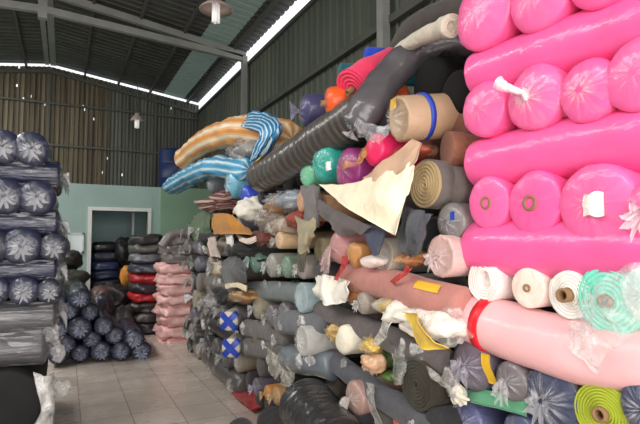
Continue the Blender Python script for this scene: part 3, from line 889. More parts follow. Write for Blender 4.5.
# cream cloth
CREAM = fabric((250, 238, 208), .85, .05)
C([[(406, 156, 1.55), (410, 162, 1.5), (414, 166, 1.53)], [(386, 172, 1.5), (398, 182, 1.45), (407, 194, 1.5)], [(352, 183, 1.5), (376, 200, 1.42), (400, 216, 1.46)], [(320, 185, 1.52), (350, 210, 1.43), (394, 235, 1.44)]], CREAM, 'cream cloth corner hanging over the middle of the stack', amp=.015, th=.01)
C([[(412, 138, 1.55), (422, 144, 1.56)], [(392, 154, 1.5), (412, 162, 1.49)], [(362, 178, 1.5), (384, 184, 1.46)]], fabric((206, 168, 140)), 'pinkish tan cloth fold along the upper edge of the cream cloth', amp=.012)
C([[(318, 198, 1.56), (340, 212, 1.5), (372, 226, 1.5)], [(321, 212, 1.52), (338, 222, 1.46), (362, 234, 1.5)], [(328, 226, 1.52), (340, 234, 1.46), (352, 238, 1.54)]], GR((96, 88, 88)), 'dark grey cloth fold under the left point of the cream cloth', amp=.025, th=.012)
E(322, 208, 13, fabric((196, 150, 110)), 'tan roll end peeping out left of the cream cloth', X=1.66, L=1.0, end='flat')
C([[(300, 186, 1.6), (313, 184, 1.57), (320, 190, 1.6)], [(304, 205, 1.56), (314, 206, 1.52), (320, 210, 1.56)], [(304, 226, 1.56), (313, 228, 1.53), (318, 226, 1.57)]], GR((116, 110, 110)), 'grey cloth band hanging down left of the tan roll end', amp=.015, th=.012)
C([[(404, 205, 1.6), (420, 212, 1.52), (432, 214, 1.58)], [(402, 222, 1.53), (414, 232, 1.46), (424, 234, 1.55)], [(398, 244, 1.56), (404, 252, 1.5), (412, 256, 1.55)]], GR((74, 78, 84)), 'slate cloth flap folded under the roll with tan spiral end', amp=.03, th=.012)
E(412, 238, 22, GR((66, 66, 68)), 'dark slate roll end behind the folded slate cloth flap', X=1.72, L=1.2)
E(398, 206, 15, GR((84, 76, 72)), 'dark taupe roll end hidden between cream cloth and tan spiral roll', X=1.74, L=1.2)
# pinks and films under the cream cloth
E(341, 247, 17, WR((188, 130, 128)), 'dusty pink bagged roll end with red ties, under the dark cloth fold', X=1.56, L=1.1, wrap='tail', tail=.4, droop=1.2, bul=.5, fm=film((240, 205, 205), .2, .4))
E(356, 254, 12, WR((196, 140, 84)), 'amber film covered roll end beside the dusty pink bag', X=1.55, L=.9, bul=.5, amp=.35, nsc=9, fm=film((240, 200, 120), .2, .4), wrap='cap')
C([[(364, 222, 1.55), (384, 228, 1.52)], [(367, 240, 1.5), (382, 240, 1.48)], [(372, 256, 1.5), (376, 256, 1.5)]], GR((62, 68, 90)), 'navy grey cloth triangle hanging below the cream cloth', amp=.012, th=.01)
E(383, 256, 18, GR((176, 168, 156)), 'pale grey roll end in film beneath the navy cloth triangle', X=1.58, L=1.1, end='dish', wrap='cap', fm=film((225, 225, 222), .3, .4))
B(366, 261, 8, 6, fabric((226, 208, 200)), 'small pale cloth scrap beside the amber film end', X=1.5)
B(406, 258, 12, 8, WR((176, 112, 66)), 'orange brown film scrap left of the pale dusty pink end', X=1.56, fm=film((235, 180, 120), .25, .4), amp=.8, nsc=11)
C([[(406, 266, 1.52), (412, 268, 1.5)], [(400, 272, 1.47), (404, 275, 1.47)], [(390, 282, 1.49), (394, 285, 1.49)]], film((200, 60, 60), 1.2, .3), 'thin red plastic ribbon hanging over the dusty rose roll', name='red_ribbon', cat='plastic', th=.004)
C([[(342, 256, 1.5), (346, 256, 1.48)], [(340, 264, 1.47), (344, 266, 1.47)], [(335, 279, 1.5), (338, 281, 1.5)]], film((205, 70, 74), 1.2, .3), 'thin red plastic tie below the dusty pink bag', name='red_ribbon', cat='plastic', th=.004)
LW([(352, 276, 1.62), (392, 285, 1.6), (425, 296, 1.58), (462, 305, 1.62)], 18, fabric((182, 122, 112), .8, .08), 'dusty rose roll lying lengthwise with a yellow paper tag', X=1.6, amp=.05, nl=14, bul=.4, paper=[(.67, .87, .55, 1.05, YEL)])
# white bags
WB = fabric((240, 234, 222), .8, .07)
C([[(316, 277, 1.55), (324, 275, 1.48), (334, 277, 1.53), (345, 279, 1.5)], [(311, 289, 1.5), (321, 288, 1.45), (331, 292, 1.49), (348, 291, 1.46)], [(318, 297, 1.54), (326, 305, 1.47), (336, 304, 1.5), (346, 302, 1.5)]], WB, 'white crumpled cloth sleeve end left of the dusty rose roll', amp=.024, th=.012, name='white_cloth', nsc=9)
E(333, 290, 13, fabric((232, 226, 216)), 'white roll end under the crumpled white cloth sleeve', X=1.6, L=1.1)
B(352, 295, 9, 9, WR((156, 96, 58)), 'rust brown film bundle right of the white cloth sleeve', X=1.52, fm=film((220, 170, 120), .25, .4), amp=.8, nsc=11)
E(364, 303, 11, WR((150, 138, 128)), 'small grey film knot end below the dusty rose roll', X=1.54, L=1.0, wrap='tail', tail=.3, bul=.5, fm=film((230, 225, 218), .3, .5))
E(372, 318, 12, GR((66, 54, 52)), 'dark brown roll end beneath the grey film knot', X=1.64, L=1.1)
# long dark rolls
LW([(322, 310, 1.66), (360, 325, 1.62), (393, 340, 1.6), (430, 357, 1.6), (446, 362, 1.62)], 12.5, GR((92, 84, 84)), 'long taupe grey roll lying lengthwise under the white and yellow bags', nl=16, amp=.08, nsc=6, scraps=3)
make_roll([onX(452, 366, 1.64), onX(452, 366, 1.64) + Vector((1.2, 0, 0))], 14 * mpp(onX(452, 366, 1.64)), GR((34, 30, 30)), 'black roll end left of the purple grey knotted roll')
LW([(326, 354, 1.66), (345, 369, 1.62), (377, 393, 1.58), (412, 414, 1.55), (444, 434, 1.55)], 12, GR((78, 78, 84)), 'long slate grey roll slanting down to the bottom edge of the photo', nl=16, amp=.08, nsc=6, scraps=3)
YF1 = fabric((232, 190, 60), .6, .3)
def WBAG(u, v, ru, rv, label, X=1.48, m=WB, **kw): return B(u, v, ru, rv, m, label, X=X, name='white_bundle', cat='cloth bundle', amp=.5, nsc=8, **kw)
WBAG(398, 314, 20, 12, 'white cloth bundle with creases, left part of the row on the taupe roll')
WBAG(428, 324, 24, 19, 'white film covered bundle against the pale pink roll end', fm=film((250, 248, 245), .3, .5))
WBAG(408, 326, 14, 13, 'white cloth bundle in the middle above the taupe roll', X=1.52)
WBAG(384, 307, 12, 9, 'yellow stained white bundle at the left end of the row', m=fabric((214, 180, 90), .7, .5), fm=film((245, 240, 225), .35, .5))
C([[(404, 312, 1.46), (414, 314, 1.41)], [(409, 326, 1.42), (424, 332, 1.385)], [(420, 347, 1.44), (446, 351, 1.42)]], YF1, 'yellow plastic strip along the white bundles above the taupe roll', name='yellow_strip', cat='plastic', th=.006)
C([[(384, 316, 1.48), (392, 320, 1.46)], [(378, 330, 1.46), (386, 334, 1.44)], [(371, 344, 1.5), (378, 346, 1.5)]], film((240, 238, 230), .65, .3), 'white plastic flap hanging down over the taupe roll', name='plastic_flap', cat='plastic', th=.005)
E(347, 340, 15, fabric((238, 228, 208), .8, .06), 'cream roll end in crumpled bag between the two long grey rolls', X=1.54, L=1.0, amp=.2, nsc=8, bul=.5)
B(331, 334, 8, 9, WR((206, 170, 110)), 'tan and yellow plastic bundle left of the cream roll end', X=1.56, fm=film((240, 215, 150), .25, .4), amp=.8, nsc=11)
B(366, 345, 7, 10, WR((220, 180, 70)), 'yellow plastic bundle right of the cream roll end', X=1.5, fm=film((245, 220, 140), .3, .4), amp=.8, nsc=11)
B(366, 364, 8, 10, WR((214, 170, 132)), 'peach coloured bag end hanging on the slate roll', X=1.48, fm=film((245, 220, 200), .25, .4), amp=.8, nsc=11)
# green, olive
B(382, 356, 10, 14, WR((74, 104, 44)), 'leaf green film bundle between the two long grey rolls', X=1.62, fm=film((150, 180, 110), .1, .3))
B(384, 376, 7, 6, WR((84, 112, 48)), 'small green film scrap low beside the olive roll', X=1.56)
C([[(391, 350, 1.56), (402, 350, 1.54), (408, 358, 1.54)], [(391, 364, 1.5), (400, 366, 1.48), (407, 366, 1.5)], [(393, 380, 1.5), (399, 384, 1.49), (404, 374, 1.5)]], film((205, 205, 198), .3, .5), 'clear crumpled film flap above the dark olive spiral end', name='film_flap', cat='plastic', amp=.03)
E(416, 385, 25, fabric((46, 41, 27), .8, .15), 'dark olive roll end with spiral layers, lower middle of the stack', X=1.5, end='spiral', core_r=.1, L=1.2, turns=6, deep=.09)
E(441, 384, 20, GR((62, 56, 40)), 'olive brown roll right of the dark olive spiral end', X=1.66, L=1.2)
C([[(426, 366, 1.52), (440, 370, 1.5), (452, 378, 1.52)], [(430, 376, 1.46), (444, 384, 1.44), (454, 394, 1.48)], [(440, 386, 1.47), (450, 396, 1.46), (454, 408, 1.5)]], film((215, 213, 208), .35, .5), 'clear film flap draped right of the olive rolls', name='film_flap', cat='plastic', amp=.04)
B(456, 398, 8, 10, fabric((226, 218, 198)), 'cream cloth corner beside the violet blue roll end', X=1.56, amp=.8, nsc=11)
# low
E(356, 398, 17, WR((168, 132, 122)), 'rosy brown roll end in a torn clear bag near the bottom', X=1.5, L=1.1, wrap='tail', tail=.5, droop=.8, fm=film((230, 220, 212), .3, .5), amp=.12)
C([[(366, 382, 1.53), (374, 384, 1.51)], [(370, 402, 1.47), (376, 404, 1.46)], [(372, 424, 1.47), (380, 430, 1.47)]], film((220, 218, 212), .5, .4), 'clear plastic strip hanging right of the rosy brown roll end', name='film_strip', cat='plastic', th=.004)
E(402, 424, 16, WR((168, 88, 60)), 'rust red roll end at the bottom edge of the photo', X=1.52, L=1.1, end='spiral')
E(436, 424, 15, GR((34, 32, 36)), 'black roll end at the bottom edge beside the violet roll', X=1.52, L=1.1)
E(384, 412, 16, GR((92, 86, 84)), 'grey roll end under the clear plastic strip at the bottom', X=1.6, L=1.1)
E(334, 386, 14, GR((62, 54, 46)), 'dark khaki roll end below the slate roll', X=1.64, L=1.1)
# black rolls lying on the floor in front
make_roll([onX(306, 406, 1.38), onX(316, 418, 1.36), onX(340, 452, 1.3)], .175, wrapped((30, 28, 31), .9, .1, .9), 'black ribbed film covered roll leaning in front of the stack at the bottom', ribs=9, nl=60, bul=.5, amp=.06, seg=36)
make_roll([onZ(272, 422, .14), onZ(296, 455, .13)], .125, GR((36, 35, 38)), 'dark grey roll lying on the floor, bottom centre of the photo', bul=.5)
make_roll([onZ(240, 432, .12), onZ(262, 465, .12)], .11, GR((44, 43, 46)), 'charcoal roll on the floor left of the bottom centre dark roll', bul=.4)
make_roll([onZ(330, 470, .18), onZ(352, 520, .18)], .17, GR((40, 38, 40)), 'dark roll on the floor under the black ribbed one, below the frame', bul=.4)
C([[(299, 388, 1.6), (312, 380, 1.56), (326, 384, 1.58)], [(292, 397, 1.54), (306, 388, 1.48), (322, 392, 1.5)]], fabric((206, 202, 190)), 'pale cloth edge above the black ribbed roll', amp=.02, th=.01)
# bearing rolls at the foot of this section
for i in range(5):
    for j, z in enumerate((.125, .37)):
        y = 1.98 + i * .27
        make_roll([(X0 + .02, y, z), (X0 + 1.3, y, z)], .122, GR((58, 56, 58)), 'dark grey roll end at the foot of the middle stack, hidden below the frame', group='dark rolls at the foot of the middle stack', seg=16, nl=4)
# ------------------------------------------------------------------ stack section with the ribbed dark roll (further along)
LW([(262, 177, 1.56), (285, 164, 1.57), (312, 147, 1.6), (338, 130, 1.62), (364, 112, 1.68)], 19, striped((58, 53, 49), (82, 75, 69), 22, 0, (66, 60, 56), .8), 'dark brown ribbed film covered roll slanting along the stack top', ribs=22, nl=150, amp=.05, end='dome', bul=.3,
   paper=[(.07, .14, .35, .95, YEL, 1.08)], wrap='cap', fm=film((180, 170, 160), .12, .4))
E(352, 118, 11, WR((100, 98, 102)), 'grey shiny bag end beside the foot of the bent grey roll', X=1.62, wrap='tail', tail=.5, L=.8)
E(309, 111, 17, WR((70, 66, 110)), 'violet blue bagged roll end with a gathered tail, left of the orange one', X=1.68, L=.9, d=(.95, -.3, .05), bul=.5, wrap='tail', tail=.5, side=.6, fm=film((210, 205, 235), .12, .4))
r_ = E(331, 103, 16, wrapped((235, 92, 30), .4, .1, .4), 'bright orange roll end with a paper core', X=1.56, L=.5, d=(.95, -.3, .1), bul=.35, core=.2, core_out=.03)
LW([(353, 89, 1.62), (368, 78, 1.74), (392, 58, 1.95)], 20, fabric((238, 52, 96), .75, .1), 'hot coral pink roll narrowing to the back, with a paper core', core=.16, core_out=.05, rad=[1.05, 1, .6], end='spiral', core_r=.16, turns=4, deep=.15, bul=.3, amp=.08, nl=14)
E(367, 56, 9, fabric((30, 70, 200)), 'bright blue roll end behind the coral pink roll', X=2.0, L=.7, d=(.9, -.3, 0))
E(341, 73, 10, fabric((14, 96, 104)), 'dark teal roll end behind the coral pink roll', X=1.95, L=.7, d=(.9, -.3, 0))
E(300, 152, 12, GR((70, 66, 64)), 'dark grey roll end directly under the ribbed roll', X=1.72, L=1.1)
E(290, 166, 9, WR((120, 116, 112)), 'grey bag end under the ribbed roll near its left end', X=1.66, L=1.0)
B(283, 200, 17, 12, WR((146, 156, 166)), 'pale blue grey bag below the left end of the ribbed roll', X=1.56, fm=film((215, 220, 225), .2, .4), name='cloth_bag', cat='bag')
E(303, 201, 11, fabric((204, 150, 104)), 'orange tan roll end right of the pale blue grey bag', X=1.6, L=1.0, wrap='cap')
B(268, 206, 9, 12, WR((150, 110, 78)), 'brown film bundle left of the pale blue grey bag', X=1.56, fm=film((220, 195, 165), .25, .5))
B(293, 219, 9, 12, fabric((146, 62, 44)), 'red brown cloth bundle below the orange tan roll end', X=1.58)
B(276, 226, 11, 10, WR((160, 140, 118)), 'beige film bundle below the pale blue grey bag', X=1.56, fm=film((225, 215, 200), .25, .5))
E(270, 238, 10, WR((140, 134, 112)), 'olive beige roll end in film under the beige bundle', X=1.62, L=1.1, wrap='tail', tail=.4, fm=GREYF)
E(280, 240, 9, fabric((216, 180, 140)), 'peach roll end with pale tail right of the olive beige one', X=1.58, L=1.0, wrap='tail', tail=.5)
C([[(296, 216, 1.55), (306, 220, 1.5), (316, 216, 1.54)], [(295, 232, 1.5), (305, 236, 1.45), (314, 232, 1.5)], [(300, 250, 1.52), (306, 254, 1.48), (310, 244, 1.52)]], GR((160, 148, 120)), 'khaki beige cloth hanging above the olive spiral end', amp=.03, th=.01)
E(320, 250, 12, fabric((138, 128, 100), .85, .12), 'olive beige roll end with spiral layers, left of the dusty pink bag', X=1.58, end='spiral', L=1.1)
C([[(300, 246, 1.52), (308, 244, 1.5)], [(298, 260, 1.48), (305, 258, 1.46)], [(301, 272, 1.5), (304, 272, 1.5)]], GR((72, 66, 50)), 'dark olive cloth tip hanging beside the olive spiral end', amp=.015)
E(256, 260, 13, WR((98, 128, 116)), 'green and grey film bag end, leftmost of a row of four', X=1.58, L=1.0, wrap='tail', tail=.3, fm=film((200, 225, 215), .25, .5))
E(272, 265, 12, WR((150, 148, 140)), 'grey film bag end with gathered tail, second of a row of four', X=1.58, L=1.0, wrap='tail', tail=.3, fm=film((225, 225, 225), .3, .5))
E(287, 267, 11, WR((106, 132, 112)), 'grey green film bag end, third of a row of four', X=1.58, L=1.0, wrap='tail', tail=.3, fm=film((215, 232, 220), .3, .5))
E(303, 267, 12, WR((158, 146, 140)), 'pinkish grey film bag end, rightmost of a row of four', X=1.58, L=1.0, wrap='tail', tail=.3, fm=film((232, 225, 222), .3, .5))
E(319, 272, 10, GR((96, 94, 96)), 'grey roll end below the olive spiral end', X=1.62, L=1.1)
LW([(248, 290), (275, 291), (300, 293), (322, 296)], 11, GR((104, 112, 112)), 'blue grey roll lying lengthwise left of the pale blue round end', scraps=4, X=1.68, nl=10)
E(302, 298, 15, fabric((150, 168, 172), .7, .1), 'pale blue grey round roll end in tight film', X=1.55, L=1.1, end='dish', wrap='cap', fm=film((215, 230, 235), .15, .35))
E(322, 312, 12, GR((92, 92, 92)), 'dark grey roll end right below the pale blue round end', X=1.66, L=1.1)
E(258, 308, 11, WR((150, 140, 120)), 'beige film bag end left of the crinkled grey knots', X=1.6, wrap='tail', tail=.4, L=1.0)
E(272, 316, 11, WR((106, 98, 104)), 'grey roll end with crinkled film knot, above the long grey roll', X=1.58, wrap='tail', tail=.4, L=1.0, fm=GREYF)
E(284, 312, 10, WR((96, 90, 96)), 'grey roll end with a large torn film knot beside the long grey roll', X=1.6, wrap='tail', tail=.5, L=1.0, fm=GREYF)
LW([(284, 322, 1.6), (305, 324, 1.6), (326, 328, 1.62)], 13, GR((100, 102, 106)), 'grey roll lying lengthwise above the pale grey round end', scraps=4, nl=10)
LW([(248, 328), (270, 332), (292, 338)], 10, GR((96, 92, 88)), 'taupe roll lying lengthwise left of the pale grey round end', scraps=4, X=1.66, nl=10)
E(303, 341, 15, fabric((176, 174, 170), .75, .1), 'pale grey round roll end in tight film, below the pale blue grey one', X=1.47, L=1.1, end='dish', wrap='cap', fm=film((235, 235, 235), .2, .5))
LW([(250, 346), (275, 350), (300, 358)], 11, GR((92, 88, 84)), 'dark taupe roll lying lengthwise below the pale grey round end', scraps=4, X=1.66, nl=10)
LW([(290, 358, 1.56), (310, 362, 1.56), (334, 366, 1.62)], 13, wrapped((108, 116, 124), 1.0, .15, .8, None, 8), 'blue grey wrinkled film covered roll above the pale cloth edge', scraps=4, nl=12, amp=.12, wrap='tail', tail=.4, fm=GREYF)
E(322, 350, 11, GR((84, 82, 84)), 'dark roll end between the pale grey end and the slate roll', X=1.68, L=1.0)
E(254, 345, 8, GR((110, 96, 76)), 'small khaki roll end with a hollow centre near the blue strapped bags', X=1.58, end='spiral', core_r=.4, L=1.0)
C([[(262, 345, 1.56), (274, 352, 1.52)], [(268, 358, 1.52), (278, 362, 1.48)], [(272, 376, 1.52), (276, 380, 1.5)]], film((220, 214, 200), .5, .4), 'torn cream plastic flap above the orange film knots', name='plastic_flap', cat='plastic', amp=.03, th=.004)
C([[(280, 352, 1.56), (288, 358, 1.53), (296, 364, 1.56)], [(280, 368, 1.52), (288, 372, 1.49), (295, 374, 1.52)], [(282, 384, 1.54), (288, 388, 1.52), (291, 390, 1.54)]], film((222, 220, 212), .5, .4), 'pale plastic flap hanging beside the wrinkled blue grey roll', name='plastic_flap', cat='plastic', amp=.03, th=.004)
E(262, 366, 11, GR((78, 74, 72)), 'dark grey roll end under the torn cream plastic flap', X=1.64, L=1.1)
E(280, 372, 10, GR((70, 66, 64)), 'dark roll end between the two pale plastic flaps', X=1.64, L=1.1)
E(250, 381, 9, GR((54, 48, 50)), 'black roll end low in the stack above the red cloth', X=1.64, L=1.1)
E(257, 387, 9, WR((92, 84, 96)), 'purple grey film end above the red cloth', X=1.58, L=1.0, wrap='tail', tail=.4, fm=film((220, 210, 230), .25, .5))
E(268, 393, 8, WR((196, 134, 70)), 'orange film knot end beside the red cloth', X=1.56, L=1.0, wrap='tail', tail=.5, fm=film((240, 200, 140), .3, .5))
E(277, 396, 9, WR((180, 140, 96)), 'amber film knot end right of the orange one', X=1.56, L=1.0, wrap='tail', tail=.5, fm=film((240, 215, 175), .3, .5))
E(290, 396, 10, GR((64, 60, 60)), 'dark grey roll end right of the amber film knot', X=1.64, L=1.1)
g = [[onZ(u, v, .05 + .015 * ((i + j) % 2)) for (u, v, i, j) in row] for row in [[(232, 393, 0, 0), (240, 390, 0, 1), (250, 388, 0, 2)], [(240, 401, 1, 0), (250, 397, 1, 1), (260, 394, 1, 2)], [(252, 410, 2, 0), (262, 405, 2, 1), (270, 399, 2, 2)]]]
top('red_cloth', cloth(g, 6, .012, .02, 8, 3), fabric((196, 30, 28), .8, .12), 'red cloth lying on the floor at the foot of the stack', 'cloth')
for i in range(5):
    y = 3.5 + i * .27
    make_roll([(X0 + .05, y, .125), (X0 + 1.2, y, .125)], .122, GR((60, 56, 56)), 'dark grey roll end on the floor behind the orange and amber film knots', group='dark rolls on the floor of the far stack', seg=16, nl=4)
# ------------------------------------------------------------------ farthest section of the stack
rr = random.Random(11)
cols = [((84, 80, 78), 'grey'), ((40, 38, 40), 'black'), ((112, 104, 98), 'taupe'), ((150, 138, 120), 'beige'), ((96, 96, 104), 'slate'), ((124, 112, 100), 'brown grey'), ((62, 58, 58), 'charcoal')]
ORD = ['floor', 'second', 'third', 'fourth', 'fifth', 'sixth', 'seventh', 'eighth', 'ninth']
POS = ['first', 'second', 'third', 'fourth', 'fifth', 'sixth', 'seventh', 'eighth', 'ninth', 'tenth', 'eleventh']
for k in range(8):
    z = .118 + .234 * k
    if k % 2 == 0:
        c_, nm = cols[(k // 2) % 5]
        make_roll([(X0 + .06, 6.45, z), (X0 + .02, 5.7, z + .02), (X0 + .04, 5.0, z)], .118, WR(c_), '%s roll lying lengthwise in the %s layer of the farthest stack' % (nm, ORD[k]), scraps=6, wrap='tail', fm=GREYF, tail=.5, amp=.07, nl=10)
        ys = [6.62 + .25 * i for i in range(4)]
    else:
        ys = [5.08 + .245 * i for i in range(10)]
    for i, y in enumerate(ys):
        c_, nm = cols[rr.randrange(7)]
        wk = rr.choice(['tail', 'tail', 'cap', None])
        r = .118 * rr.uniform(.92, 1.04)
        make_roll([(X0 + rr.uniform(-.08, .06), y, z), (X0 + 1.2, y, z)], r, WR(c_) if wk else GR(c_),
                  '%s roll, %s from the %s end, %s layer of the farthest stack' % (nm, POS[i], 'near' if len(ys) == 10 else 'taped', ORD[k]),
                  wrap=wk, tail=rr.uniform(.4, .8), droop=rr.uniform(0, .8), side=rr.uniform(-.4, .4), end=rr.choice(['dome', 'dome', 'spiral', 'dish']) if wk != 'tail' else 'dome',
                  fm=rr.choice([GREYF, CLEAR, WHITEF, GREYF]), amp=.09, seg=22, nl=5, group='roll ends of the farthest stack')
XD = 1.52
BT = plain((30, 62, 170), .4, 0, .05, 10, 'blue_tape')
for (u, v, lb) in ((229, 321, 'white bag end crossed with blue tape, upper of two'), (231, 348, 'white bag end crossed with blue tape, lower of two')):
    c = onX(u, v, XD - .06); r = 9.5 * mpp(c)
    d = Vector((.5, .86, 0)); sd_ = Vector((.86, -.5, 0))
    root = make_roll([c, c + d * .45], r, WR((206, 196, 184)), lb, bul=.3, amp=.05)
    for s in (-1, 1):
        g = []
        for a in (-1.25, -1.05, -.7, -.35, 0, .35, .7, 1.05, 1.25):
            o = -(.3 * math.sqrt(max(0, 1 - a * a * .8)) + .06) * r if abs(a) < 1.1 else .25 * r
            b_ = max(-1.08, min(1.08, a))
            g.append([c + sd_ * (s * b_ * r * .75 + q * .02) + d * o + Vector((0, 0, b_ * r * .75 - s * q * .02)) for q in (-1, 0, 1)])
        part('tape', cloth(g, 4, .003, .0, 8, 1), BT, root, label='blue tape')
# upper jumble
B(217, 201, 16, 11, striped((126, 66, 58), (186, 160, 148), 7, 0, (84, 46, 44)), 'patterned red brown cloth roll at the left end of the farthest stack top', X=1.5, pw=.8, name='patterned_bundle')
B(203, 205, 8, 8, WR((110, 100, 88)), 'grey brown film bundle at the left end of the patterned roll', X=1.52, fm=GREYF)
C([[(194, 216, 1.56), (206, 210, 1.5), (212, 214, 1.52)], [(190, 228, 1.56), (202, 226, 1.5), (210, 228, 1.52)], [(192, 240, 1.58), (202, 240, 1.54), (208, 238, 1.55)]], fabric((80, 104, 72)), 'green cloth hanging at the left edge of the farthest stack', amp=.03)
MUST = fabric((188, 124, 26), .85, .1)
C([[(213, 214, 1.5), (226, 213, 1.42), (236, 218, 1.46)], [(211, 224, 1.46), (226, 224, 1.38), (244, 226, 1.42)], [(213, 234, 1.48), (230, 234, 1.4), (251, 235, 1.46)]], MUST, 'mustard yellow cloth spread over the farthest stack', amp=.02, th=.012)
B(242, 209, 8, 12, fabric((226, 220, 208)), 'white cloth bundle right of the mustard cloth', X=1.48)
C([[(225, 232, 1.46), (234, 233, 1.46)], [(226, 243, 1.42), (233, 243, 1.42)], [(230, 252, 1.45), (234, 250, 1.45)]], fabric((232, 230, 226)), 'white cloth tip hanging below the mustard cloth', amp=.01)
C([[(236, 234, 1.5), (246, 238, 1.46), (256, 236, 1.5)], [(240, 241, 1.46), (248, 244, 1.42), (256, 240, 1.47)]], fabric((216, 196, 180)), 'pale cloth fold curving under the mustard cloth', amp=.012, th=.012)
B(240, 250, 18, 13, GR((24, 24, 26)), 'black cloth bundle under the white cloth tip', X=1.5)
B(208, 240, 9, 10, GR((30, 28, 30)), 'black cloth bundle at the left under the mustard cloth', X=1.52)
C([[(208, 238, 1.46), (214, 236, 1.44)], [(209, 248, 1.44), (217, 250, 1.42)], [(212, 256, 1.46), (220, 258, 1.45)]], fabric((200, 182, 172)), 'pinkish white cloth end below the mustard cloth at left', amp=.02)
C([[(222, 262, 1.5), (232, 256, 1.44), (244, 262, 1.5)], [(220, 272, 1.46), (233, 270, 1.38), (246, 274, 1.46)], [(224, 283, 1.5), (234, 284, 1.45), (246, 284, 1.5)]], GR((88, 88, 90)), 'grey tent like cloth fold under the black bundle', amp=.02, th=.012)
B(217, 270, 7, 9, WR((176, 160, 132)), 'beige film bundle left of the grey cloth fold', X=1.46, fm=film((230, 220, 200), .3, .5))
B(236, 296, 9, 8, WR((150, 106, 52)), 'brown orange bundle below the grey cloth fold', X=1.46, fm=film((220, 190, 150), .2, .4))
C([[(224, 284, 1.48), (236, 282, 1.44), (246, 285, 1.47)], [(226, 289, 1.45), (236, 287, 1.41), (246, 291, 1.45)]], fabric((214, 200, 170)), 'cream cloth edge above the brown orange bundle', amp=.01, th=.01)
B(220, 296, 11, 10, GR((26, 25, 27)), 'black cloth bundle left of the brown orange bundle', X=1.5)
B(206, 303, 9, 10, WR((120, 112, 116)), 'grey film bundle near the sacks, beside the black cloth bundle', X=1.5, fm=GREYF)
E(247, 196, 11, wrapped((44, 68, 190), .5, .1, .5), 'royal blue bag end under the striped blue rolls', X=1.56, L=.8, bul=.5, amp=.12)
E(262, 196, 9, GR((30, 28, 40)), 'black roll end right of the royal blue bag', X=1.6, L=.8)
E(252, 176, 10, GR((58, 44, 36)), 'dark brown roll end at the left tip of the ribbed roll', X=1.58, L=.6, bul=.5)
B(262, 220, 8, 12, WR((120, 100, 84)), 'brown grey film bundle right of the white cloth bundle', X=1.52, fm=GREYF)
B(258, 238, 8, 9, GR((104, 52, 42)), 'dark red cloth bundle right of the mustard cloth', X=1.54)
# striped rolls on top
OS = striped((226, 150, 76), (246, 226, 198), 8, 1, (236, 184, 124))
BS = striped((60, 150, 196), (206, 228, 236), 9, 1, (96, 172, 208))
BS2 = striped((36, 122, 176), (210, 232, 240), 6, 0, (52, 140, 190))
LW([(186, 158, 1.6), (205, 143, 1.66), (230, 133, 1.72), (252, 131, 1.8), (290, 139, 1.9)], 14, OS, 'orange and white striped cloth roll bent over the stack top', nl=30, seg=36, amp=.15, nsc=7, wrap='tail', tail=.5, fm=film((225, 210, 195), .3, .5))
C([[(236, 119, 1.78), (238, 122, 1.72), (241, 127, 1.66)], [(254, 112, 1.76), (255, 119, 1.64), (254, 130, 1.56)], [(270, 114, 1.74), (266, 123, 1.6), (260, 134, 1.53)],
   [(280, 123, 1.68), (270, 133, 1.57), (257, 142, 1.52)], [(274, 137, 1.64), (264, 146, 1.55), (252, 150, 1.52)], [(263, 152, 1.62), (257, 157, 1.55), (250, 162, 1.56)]], BS2,
  'blue and white striped cloth folded over the orange striped roll', name='striped_cloth', th=.05, amp=.02)
LW([(172, 187, 1.56), (184, 180, 1.52), (198, 173, 1.54), (215, 167, 1.56), (248, 170, 1.66)], 10.5, BS, 'blue and white striped cloth roll lying lowest on the stack end', nl=30, seg=36, amp=.22, nsc=8, flat=.12, wrap='tail', tail=.4, fm=film((215, 230, 240), .2, .5))
E(233, 184, 15, wrapped((110, 180, 206), .8, .25, .6), 'light blue patterned bag end under the striped blue roll', X=1.56, L=.8, bul=.4, wrap='cap', fm=film((225, 240, 245), .3, .6))
E(212, 182, 11, WR((120, 128, 132)), 'grey bag end left of the light blue patterned bag', X=1.6, L=.8, wrap='cap')
B(238, 151, 14, 12, WR((150, 146, 142)), 'grey film bag between the orange and blue striped rolls', X=1.58, fm=film((225, 222, 220), .25, .45), name='cloth_bag', cat='bag')
B(192, 170, 12, 10, WR((110, 104, 100)), 'dark grey bundle between the striped rolls at their left ends', X=1.68, fm=GREYF)
for i, (y, z) in enumerate(((5.1, 1.94), (5.4, 1.94), (5.7, 1.94), (6.0, 1.94), (6.3, 1.94), (6.6, 1.94), (5.2, 2.18), (5.55, 2.18), (5.9, 2.18), (6.25, 2.18))):
    make_roll([(X0 + .2, y, z), (X0 + 1.2, y, z)], .122, GR((74, 70, 68)), 'grey roll bearing the striped cloth rolls atop the farthest stack', group='grey rolls bearing the striped cloth', seg=16, nl=4)
for i, (y, z) in enumerate(((3.6, 1.95), (3.9, 1.95), (4.2, 1.95), (4.5, 1.95), (4.8, 1.95), (3.7, 2.2), (4.0, 2.2), (4.3, 2.15), (3.4, 2.2), (3.3, 2.38), (3.55, 2.4))):
    make_roll([(X0 + .22, y, z), (X0 + 1.2, y, z)], .122, GR((54, 50, 50)), 'dark grey roll bearing the ribbed roll at the stack top', group='grey rolls bearing the ribbed roll', seg=16, nl=4)
